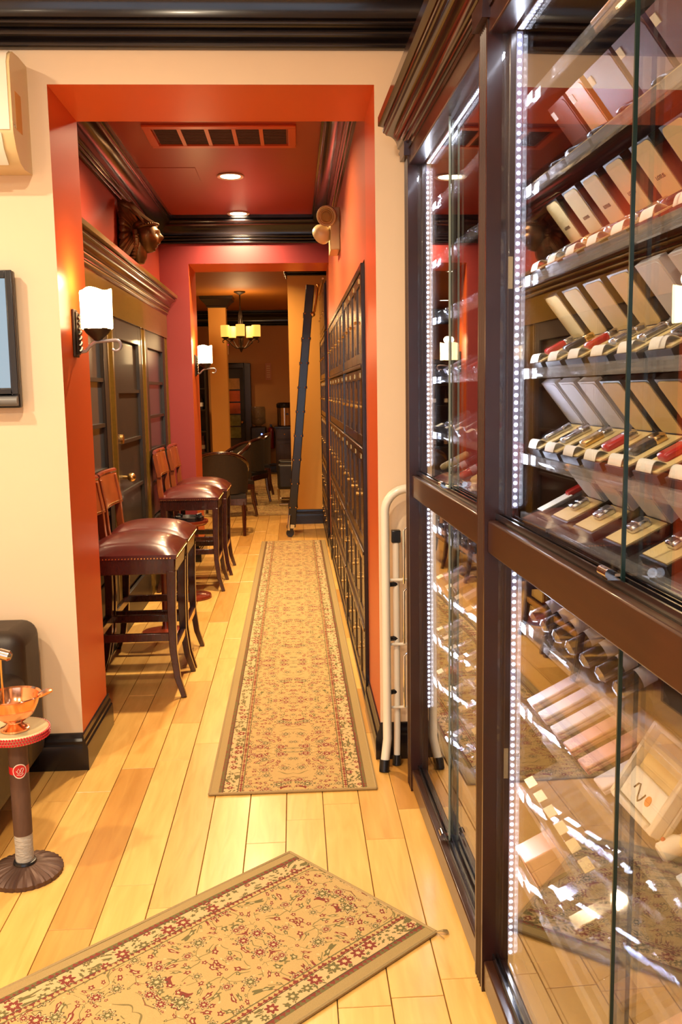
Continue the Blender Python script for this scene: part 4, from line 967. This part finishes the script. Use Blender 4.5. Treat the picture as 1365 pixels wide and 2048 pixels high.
# ------------------------------------------------------------------ folding step ladder beside the cabinet
t = thing('step_ladder', 'white folded tubular step ladder between the cabinet and the cream wall', 'step ladder', (0, 0, 0))
def hoop(x0, x1, y0, yt, z1, r, name):
    pts = [(x0 - .014, y0 - .02, .035), (x0, y0 + .01, .12)] + [(x0, y0 + .01 + (yt - y0 - .01) * k / 6, .12 + (z1 - .09 - .12) * k / 6) for k in range(1, 7)]
    pts += [(x0 + .09 * (1 - math.cos(a)), yt, z1 - .09 + .09 * math.sin(a)) for a in [k * PI / 16 for k in range(1, 9)]]
    m_ = (x0 + x1) / 2; mir = [(2 * m_ - p[0], p[1], p[2]) for p in pts[::-1]]
    return ob(name, MB().tube(pts + mir, r, 12), 'white_enamel', t)
hoop(.343, .80, 3.42, 3.455, 1.12, .0175, 'front_frame')
for x_ in (.388, .762):
    ob('rear_tube', MB().tube([(x_ - .004, 3.458, .035), (x_, 3.475, .14), (x_, 3.478, .5), (x_, 3.48, .93)], .0135, 12), 'white_enamel', t)
    ob('hinge_cap', MB().box(x_ - .018, x_ + .018, 3.463, 3.497, .905, .955), 'black_plastic', t, bev=.004)
for zz in (.30, .52, .74): ob('spacer', MB().cyl((.355, 3.462, zz), (.388, 3.474, zz), .010, 8), 'black_plastic', t)
for x_ in (.329, .814): ob('rubber_foot', MB().cyl((x_ - .004, 3.392, .0), (x_, 3.402, .045), .021, 12), 'black_plastic', t)
for x_ in (.384, .758): ob('rubber_foot', MB().cyl((x_ - .002, 3.452, .0), (x_, 3.458, .04), .018, 12), 'black_plastic', t)
for k, zz in enumerate((.36, .62, .86)):
    s = ob('step', MB().box(.425, .725, 3.432, 3.452, zz - .10, zz + .10), 'white_enamel', t, bev=.005)
    ob('step_edge', MB().tube([(.412, 3.428, zz - .11), (.412, 3.426, zz + .10), (.427, 3.426, zz + .115), (.722, 3.426, zz + .115), (.738, 3.426, zz + .10), (.738, 3.428, zz - .11)], .005, 8), 'chrome', s)
for zz in (.24, .5, .76): ob('cross_bar', MB().cyl((.36, 3.455, zz), (.785, 3.455, zz), .006, 8), 'white_enamel', t)

# ------------------------------------------------------------------ air conditioner, television, armchair
t = thing('air_conditioner', 'ivory wall air conditioner unit above the television', 'air conditioner', (-1.83, Y0, 2.305))
AC = [(0, .005), (-.10, 0), (-.15, .012), (-.19, .05), (-.212, .095), (-.215, .11), (-.215, .33), (-.20, .36), (-.17, .378), (-.10, .385), (0, .385)]
ob('body', MB().prism(AC, ((0, 0, 0), (0, 1, 0), (0, 0, 1), (1, 0, 0)), .88), 'ivory_plastic', t)
ob('front_panel', MB().prism([(-.219, .108), (-.219, .330), (-.204, .362), (-.17, .382), (-.17, .378), (-.20, .358), (-.214, .33), (-.214, .108)], ((.01, 0, 0), (0, 1, 0), (0, 0, 1), (1, 0, 0)), .86), 'white_plastic', t)
ob('louvre', MB().prism([(-.216, .098), (-.194, .050), (-.150, .010), (-.152, .005), (-.198, .046), (-.220, .097)], ((.02, 0, 0), (0, 1, 0), (0, 0, 1), (1, 0, 0)), .82), 'white_plastic', t)
ob('end_label', B(.8795, .8805, -.17, -.10, .12, .25), 'amber_paint', t)
ob('screw', MB().cyl((.878, -.19, .125), (.883, -.19, .125), .006), 'steel', t)
t = thing('television', 'black flat television hung on the cream wall', 'television', (-1.99, 3.46, 1.455))
ob('housing', B(0, .96, .012, .045, .0, .505), 'black_plastic', t, bev=.006)
bz = MB(); bz.box(0, .045, 0, .012, .05, .505); bz.box(.935, .96, 0, .012, .05, .505); bz.box(.045, .935, 0, .012, .475, .505); bz.box(.045, .935, 0, .012, .05, .075)
ob('bezel', bz, 'black_plastic', t, bev=.003); ob('screen', B(.045, .935, .004, .010, .075, .475), 'screen', t)
ob('speaker_bar', MB().cyl((.0, .002, .026), (.955, .002, .026), .018, 14), 'grey_plastic', t)
ob('wall_mount', B(.3, .66, .045, .07, .15, .38), 'black_plastic', t)
t = thing('leather_armchair', 'dark brown leather armchair against the cream wall behind the ashtray stand', 'armchair', (-1.465, 3.04, 0))
def rbox(x0, x1, y0, y1, z0, z1): return B(x0, x1, y0, y1, z0, z1)
ob('arm', rbox(.29, .45, -.37, .40, .09, .50), 'brown_leather', t, bev=.05, seg=5); ob('arm', rbox(-.45, -.29, -.37, .40, .09, .50), 'brown_leather', t, bev=.05, seg=5)
ob('backrest', rbox(-.455, .455, .18, .455, .09, .645), 'brown_leather', t, bev=.06, seg=5)
ob('seat_base', rbox(-.30, .30, -.36, .22, .10, .30), 'brown_leather', t, bev=.02); ob('seat_cushion', MB().cushion(-.285, .285, -.37, .20, .30, .40, .45, 12), 'brown_leather', t)
for sx in (-.36, .36):
    for sy in (-.32, .38): ob('leg', MB().cyl((sx, sy, 0), (sx, sy, .10), .022, 10, .03), 'ebony', t)

# ------------------------------------------------------------------ cigar ashtray stand
t = thing('ashtray_stand', 'cigar shaped ashtray stand with ribbed iron base and red beaded tray', 'ashtray stand', (-.883, 2.725, 0))
n = 96; prof = [(.112, .0), (.112, .010), (.100, .020), (.07, .030), (.042, .036), (.034, .038)]
mb = MB(); vs = []
for i, (r, z) in enumerate(prof):
    for k in range(n):
        a = 2 * PI * k / n; s = abs(math.sin(a * 18)); q = .0 if i in (0, 5) else .007 * (r / .128) * s
        vs.append((r * math.cos(a) * (1 + .035 * s * (r > .1)), r * math.sin(a) * (1 + .035 * s * (r > .1)), z + q))
mb.add(vs, [(i * n + k, i * n + (k + 1) % n, (i + 1) * n + (k + 1) % n, (i + 1) * n + k) for i in range(len(prof) - 1) for k in range(n)] + [tuple(range(n))[::-1], tuple(5 * n + k for k in range(n))])
ob('base', mb, 'cast_iron', t)
ob('collar', MB().lathe([(.034, .036), (.036, .040), (.034, .046), (.028, .048)], 24), 'black_plastic', t)
ob('ash_sleeve', MB().lathe([(.0275, .04), (.0285, .06), (.027, .09), (.0282, .12), (.0272, .135)], 24), 'ash_grey', t)
ob('cigar_pole', MB().lathe([(.0285, .135), (.0290, .25), (.0290, .455)], 24), 'tobacco', t)
lab = MB(); N = 16
def wrap(a, z, r=.0300): return (r * math.cos(a), r * math.sin(a), z)
ac = -1.20
def disc(rad_a, rad_z, r, zc):
    m = MB(); vs = [wrap(ac, zc, r)]
    for k in range(28): q = 2 * PI * k / 28; vs.append(wrap(ac + rad_a * math.cos(q), zc + rad_z * math.sin(q), r))
    for p in list(vs): vs.append((p[0] * .97, p[1] * .97, p[2]))
    return m.add(vs, [(0, 1 + k, 1 + (k + 1) % 28) for k in range(28)] + [(1 + k, 30 + k, 30 + (k + 1) % 28, 1 + (k + 1) % 28) for k in range(28)])
bd = MB(); vs = []
for k in range(33):
    a = ac + PI * 2 * k / 32; vs += [wrap(a, .338, .0296), wrap(a, .362, .0296)]
bd.add(vs, [(2 * k, 2 * k + 2, 2 * k + 3, 2 * k + 1) for k in range(32)])
lb = ob('band', bd, 'label_red', t)
ob('medallion', disc(.72, .0235, .0302, .35), 'paper', lb); ob('medallion_field', disc(.62, .0200, .0306, .35), 'label_red', lb)
em = MB()
for pts in ([(-.35, .002), (-.1, -.008), (.2, -.006), (.4, .006)], [(-.3, -.002), (-.1, .009), (.1, -.002)], [(-.05, -.004), (.2, .010), (.4, .008)], [(-.3, -.010), (.1, -.014), (.35, -.008)]):
    em.tube([wrap(ac + a, .35 + z, .0307) for a, z in pts], .0010, 5)
ob('emblem', em, 'paper', lb)
top = thing  # (keeps the helper name close by)
ob('tray', MB().lathe([(.02, .448), (.090, .452), (.097, .458), (.097, .478), (.092, .482), (.084, .478), (.01, .476)], 40), 'ivory_plastic', t)
bdm = MB()
for r_ in range(3):
    for k in range(72): a = 2 * PI * (k + .5 * (r_ % 2)) / 72; bdm.ball((.098 * math.cos(a), .098 * math.sin(a), .459 + .0085 * r_), .0043, 3)
o = ob('beaded_rim', bdm, 'bead_red', t); o['kind'] = 'stuff'
t = thing('copper_bowl', 'polished copper footed bowl on the red beaded tray', 'bowl', (-.885, 2.72, .4785))
ob('bowl', MB().lathe([(.012, .026), (.035, .030), (.058, .048), (.072, .078), (.080, .104), (.086, .108), (.084, .111), (.077, .107), (.068, .080), (.054, .053), (.03, .037), (.005, .034)], 40), 'copper', t)
ob('foot', MB().lathe([(.044, 0), (.044, .006), (.030, .012), (.022, .022), (.022, .030)], 32), 'copper', t)
ob('side_rest', MB().tube([(.078, .004, .104), (.098, .006, .114), (.118, .008, .119)], [.009, .011, .006], 8), 'copper', t)
t2 = thing('plunger_rod', 'thin brass rod with pale knob standing in the copper bowl', 'rod', (-.915, 2.72, .5205))
ob('rod', MB().cyl((0, 0, 0), (0, 0, .185), .0035, 8), 'brass', t2); ob('knob', MB().lathe([(.010, -.02), (.017, -.016), (.017, .014), (.010, .022)], 16, (.012, 0, .195), Matrix.Rotation(PI / 2 + .3, 4, 'Y')), 'steel', t2)

# ------------------------------------------------------------------ far room
rug('far_rug', 1.9, 5.0, -.30, 13.45, 0, 'dim patterned carpet under the chairs of the far room', 'far_weave')
c = thing('column', 'square amber column with a dark capital in the far room', 'column', (-1.17, 14.5, 0))
ob('shaft', B(-.135, .135, -.135, .135, 0, ZC - .17), 'amber_paint', c)
cp = MB()
for k, (h, e) in enumerate(((0, .145), (.02, .16), (.035, .16), (.05, .175), (.09, .21), (.125, .25), (.14, .25), (.17, .26))):
    cp.v += [(-e, -e, ZC - .172 + h), (e, -e, ZC - .172 + h), (e, e, ZC - .172 + h), (-e, e, ZC - .172 + h)]
for k in range(7): cp.f += [(4 * k + i, 4 * k + (i + 1) % 4, 4 * k + 4 + (i + 1) % 4, 4 * k + 4 + i) for i in range(4)]
cp.f += [(3, 2, 1, 0), (28, 29, 30, 31)]; ob('capital', cp, 'ebony', c)
c = thing('chandelier', 'iron chandelier with five glowing candle shades', 'chandelier', (-.77, 13.7, 0))
ob('canopy', MB().lathe([(.085, ZC), (.085, ZC - .015), (.05, ZC - .03), (.012, ZC - .05)], 20), 'iron', c)
ob('stem', MB().lathe([(.009, ZC - .05), (.009, ZC - .25), (.022, ZC - .30), (.03, ZC - .36), (.02, ZC - .42), (.026, ZC - .5), (.016, 2.20), (.035, 2.16), (.02, 2.12), (.004, 2.09)], 12), 'iron', c)
for k in range(5):
    a = math.radians(200 + 72 * k); ca, sa = math.cos(a), math.sin(a)
    arm = [(.02, 2.16), (.07, 2.15), (.13, 2.19), (.19, 2.26), (.24, 2.28), (.275, 2.265), (.28, 2.24), (.262, 2.232)]
    am = ob('arm', MB().tube([(r * ca, r * sa, z) for r, z in arm], .008, 8), 'iron', c)
    am2 = ob('cup', MB().lathe([(.015, 2.28), (.05, 2.305), (.06, 2.315)], 16, (.24 * ca, .24 * sa, 0)), 'iron', am)
    ob('shade', MB().lathe([(.060, 2.315), (.064, 2.32), (.066, 2.48), (.060, 2.485)], 20, (.24 * ca, .24 * sa, 0)), 'chandelier_glow', am)
    ob('upper_rod', MB().tube([(.02 * ca, .02 * sa, 2.62), (.05 * ca, .05 * sa, 2.42), (.03 * ca, .03 * sa, 2.2)], .004, 6), 'iron', c)
light('chandelier_bulbs', 'POINT', (0, 0, 2.56), 22, WARMER, c, size=.1)
# chairs round the far table
def lounge_chair(label, loc, rz):
    t = thing('lounge_chair', label, 'chair', loc, rz, 'wood framed chairs in the far room')   # faces +y
    ob('seat', MB().cushion(-.26, .26, -.22, .27, .38, .43, .48, 10), 'black_leather', t)
    ap_ = MB(); ap_.box(-.26, .26, -.23, -.20, .32, .39); ap_.box(-.26, .26, .24, .27, .32, .39); ap_.box(-.27, -.24, -.2, .24, .32, .39); ap_.box(.24, .27, -.2, .24, .32, .39)
    ob('apron', ap_, 'stool_wood', t, bev=.004)
    N = 14; mb = MB(); vs = []
    for i in range(N + 1):
        a = PI * (1.08 + .84 * i / N); zt_ = .86 - .16 * abs(i / N - .5) ** 2 * 4
        for rr, z in ((.29, .44), (.30, zt_), (.26, zt_), (.25, .44)): vs.append((rr * math.cos(a) * 1.0, rr * math.sin(a) * .95 + .02, z))
    mb.add(vs, [(i * 4 + k, i * 4 + (k + 1) % 4, i * 4 + 4 + (k + 1) % 4, i * 4 + 4 + k) for i in range(N) for k in range(4)] + [(0, 1, 2, 3), (N * 4 + 3, N * 4 + 2, N * 4 + 1, N * 4)])
    bk = ob('backrest', mb, 'olive_cloth', t)
    rail = [(.285 * math.cos(PI * (1.0 + i / N)), .27 * math.sin(PI * (1.0 + i / N)) + .02, .875 - .17 * abs(i / N - .5) ** 2 * 4) for i in range(N + 1)]
    rail = [(-.285, .20, .66), (-.287, .10, .69)] + rail + [(.287, .10, .69), (.285, .20, .66)]
    ob('top_rail', MB().tube(rail, .020, 8), 'stool_wood', t)
    for sx in (-1, 1):
        ob('arm_post', MB().tube([(sx * .275, .20, .66), (sx * .27, .23, .52), (sx * .25, .24, .38)], .018, 8), 'stool_wood', t)
        ob('leg', MB().tube([(sx * .245, .245, .36), (sx * .24, .25, .18), (sx * .235, .245, 0)], [.026, .022, .017], 8), 'stool_wood', t)
        ob('leg', MB().tube([(sx * .235, -.205, .36), (sx * .235, -.22, .18), (sx * .235, -.26, 0)], [.026, .022, .017], 8), 'stool_wood', t)
    return t
ch = lounge_chair('round backed wooden chair nearest the second opening, back turned to the hall', (-.80, 9.65, 0), .06)
for k, (x_, y_, rz, lb_) in enumerate(((-.80, 11.0, 1.9, 'round backed wooden chair, second in the row beyond the first chair'), (-.68, 12.15, 1.2, 'round backed wooden chair, third in the row, midway to the water cooler'), (-.62, 13.3, 1.7, 'round backed wooden chair, last in the row under the chandelier'))):
    dup(ch, None, (x_, y_, (.016 if y_ > 10.5 else .004)), rz, lb_)
t = thing('tufted_armchair', 'tufted black leather armchair with metal base rails near the ladder', 'armchair', (.06, 12.1, .0125), PI / 2)
ob('seat', MB().cushion(-.32, .32, -.30, .30, .26, .38, .46, 12), 'black_leather', t); ob('backrest', rbox(-.32, .32, -.42, -.26, .30, .82), 'black_leather', t, bev=.05, seg=4)
ob('arm', rbox(-.40, -.30, -.36, .30, .22, .56), 'black_leather', t, bev=.04, seg=4); ob('arm', rbox(.30, .40, -.36, .30, .22, .56), 'black_leather', t, bev=.04, seg=4)
for sx in (-.34, .34): ob('base_rail', MB().tube([(sx, -.36, .22), (sx, -.34, .02), (sx, .28, .02), (sx, .30, .22)], .014, 8), 'steel', t)
ob('cross_rail', MB().cyl((-.34, .28, .24), (.34, .28, .24), .014), 'steel', t)
# far wall: glazed door, water cooler, counter with coffee maker, notice, exit sign, extinguisher
d = struct('door_2', B(-1.40, -.90, 16.96, 17.0, 0, 1.98), 'door_wood', 'dark glazed door with coloured reflections painted on its panes at the far wall')
f = MB(); f.box(-1.46, -1.36, 16.92, 16.99, 0, 2.03); f.box(-.92, -.79, 16.92, 16.99, 0, 2.03); f.box(-1.36, -.92, 16.92, 16.99, 1.94, 2.03); ob('door_frame', f, 'ebony', d, bev=.01)
mat('reflection_amber', (.45, .22, .06), .15, coat=.5, var=.7, scale=9); mat('reflection_teal', (.16, .22, .20), .15, coat=.5, var=.7, scale=9); mat('reflection_red', (.48, .08, .02), .15, coat=.5, var=.6, scale=9); mat('reflection_green', (.20, .22, .06), .15, coat=.5, var=.8, scale=14)  # reflections on the door glass, painted as pane colours
for k, m_ in enumerate(('dark_item', 'reflection_green', 'reflection_green', 'reflection_red', 'reflection_red', 'reflection_amber')):
    z0_ = .42 + k * .225; ob('pane', B(-1.30, -1.00, 16.945, 16.957, z0_ + .012, z0_ + .213), m_, d)
    ob('muntin', B(-1.31, -.99, 16.94, 16.96, z0_ - .012, z0_ + .012), 'ebony', d)
ob('door_knob', MB().ball((-.97, 16.90, .95), .03, 8), 'brass', d)
t = thing('water_cooler', 'black water cooler with a clear bottle and blue light', 'water cooler', (-.66, 16.6, 0))
ob('body', B(-.145, .145, -.15, .16, .02, .88), 'black_plastic', t, bev=.03, seg=3); ob('bottle', MB().lathe([(.05, .87), (.06, .90), (.125, .93), (.135, .95), (.135, 1.02), (.128, 1.03), (.135, 1.04), (.135, 1.20), (.12, 1.235), (.02, 1.24)], 24), 'bottle_plastic', t)
ob('spout', MB().box(-.04, .04, -.18, -.14, .62, .68), 'steel', t, bev=.005); ob('indicator', MB().ball((.06, -.152, .74), .014, 6), 'blue_glow', t); ob('drip_tray', B(-.09, .09, -.19, -.14, .40, .43), 'steel', t)
t = thing('counter_cabinet', 'dark wood counter cabinet with panelled door by the far wall', 'cabinet', (-.02, 16.65, 0))
ob('carcass', B(-.33, .33, -.25, .30, .06, .84), 'walnut', t, bev=.004); ob('top', B(-.35, .35, -.28, .31, .84, .875), 'ebony', t, bev=.006); ob('plinth', B(-.31, .31, -.22, .30, 0, .06), 'ebony', t)
for sx in (-1, 1):
    d_ = ob('door', B(min(sx * .015, sx * .315), max(sx * .015, sx * .315), -.27, -.25, .08, .62), 'walnut', t, bev=.004); ob('door_panel', B(min(sx * .07, sx * .26), max(sx * .07, sx * .26), -.276, -.268, .14, .56), 'walnut', d_, bev=.004)
    dw = ob('drawer', B(min(sx * .015, sx * .315), max(sx * .015, sx * .315), -.27, -.25, .65, .82), 'walnut', t, bev=.004); ob('knob', MB().ball((sx * .165, -.285, .735), .014, 6), 'brass', dw)
t = thing('coffee_maker', 'stainless steel coffee maker with black lid on the counter', 'coffee maker', (-.18, 16.65, .876))
ob('body', MB().lathe([(.13, 0), (.14, .01), (.14, .33), (.13, .34)], 28), 'steel', t); ob('lid', MB().lathe([(.145, .338), (.148, .35), (.148, .40), (.12, .425), (.03, .43)], 28), 'black_plastic', t); ob('tap', MB().cyl((.06, -.14, .22), (.06, -.19, .22), .018), 'black_plastic', t); ob('foot', MB().lathe([(.12, -.0008), (.132, 0)], 20), 'black_plastic', t)
t = thing('wall_notice', 'narrow pink and cream notice panel on the far wall', 'notice', (-.465, 16.985, 1.72))
ob('board', B(-.055, .055, 0, .014, 0, .31), 'notice_pink', t)
for k in range(6): ob('line', B(-.032, .032, -.003, 0, .045 + k * .04, .063 + k * .04), 'cream_paint', t)
t = thing('exit_sign', 'small exit sign with red lettering behind the amber column', 'exit sign', (-1.31, 16.3, 2.17))
ob('housing', B(-.17, .17, -.02, .02, 0, .22), 'ivory_plastic', t, bev=.004); tx = ob('lettering', text_mesh('EXIT', .17), 'exit_glow', t); tx.matrix_local = Matrix.Translation((0, -.023, .11)) @ Matrix.Rotation(PI / 2, 4, 'X')
ob('hanger', MB().cyl((0, 0, .22), (0, 0, ZC - 2.17), .008), 'ivory_plastic', t)
t = thing('fire_extinguisher', 'red fire extinguisher on the far wall between cooler and counter', 'fire extinguisher', (-.44, 16.92, .45))
ob('cylinder', MB().lathe([(.05, 0), (.06, .02), (.06, .34), (.045, .38), (.02, .40)], 18), 'extinguisher_red', t); ob('valve', B(-.02, .02, -.05, .02, .40, .45), 'black_plastic', t); ob('hose', MB().tube([(0, -.05, .42), (.05, -.07, .38), (.062, -.06, .2), (.06, -.05, .1)], .009, 7), 'black_plastic', t); ob('bracket', B(-.03, .03, .055, .078, .1, .3), 'black_plastic', t)
t = thing('bookcase', 'dark tall bookcase left of the amber column', 'bookcase', (-2.05, 15.8, 0))
cs = MB(); cs.box(-.55, .55, .30, .33, 0, 1.95); cs.box(-.55, -.51, -.02, .30, 0, 1.95); cs.box(.51, .55, -.02, .30, 0, 1.95); cs.box(-.58, .58, -.05, .34, 1.95, 2.02)
ob('carcass', cs, 'door_wood', t, bev=.005)
for k in range(5): ob('shelf', B(-.51, .51, -.01, .30, .08 + k * .37, .105 + k * .37), 'door_wood', t)
for k in range(10):
    x_ = -.44 + (k % 5) * .22; zz = .105 + .37 * (1 + k // 5 * 2)
    tt = thing('bottle', f'dark bottle, {("first","second","third","fourth","fifth")[k % 5]} on the {"lower" if k < 5 else "upper"} shelf of the far bookcase', 'bottle', (-2.05 + x_, 15.92, zz + .001), 0, 'bottles in the far bookcase')
    ob('glass', MB().lathe([(.036, 0), (.038, .01), (.038, .17), (.014, .215), (.013, .275)], 14), ('dark_item', 'umber_box', 'walnut')[k % 3], tt); ob('label_band', MB().lathe([(.0386, .05), (.0386, .12)], 14), 'paper', tt)
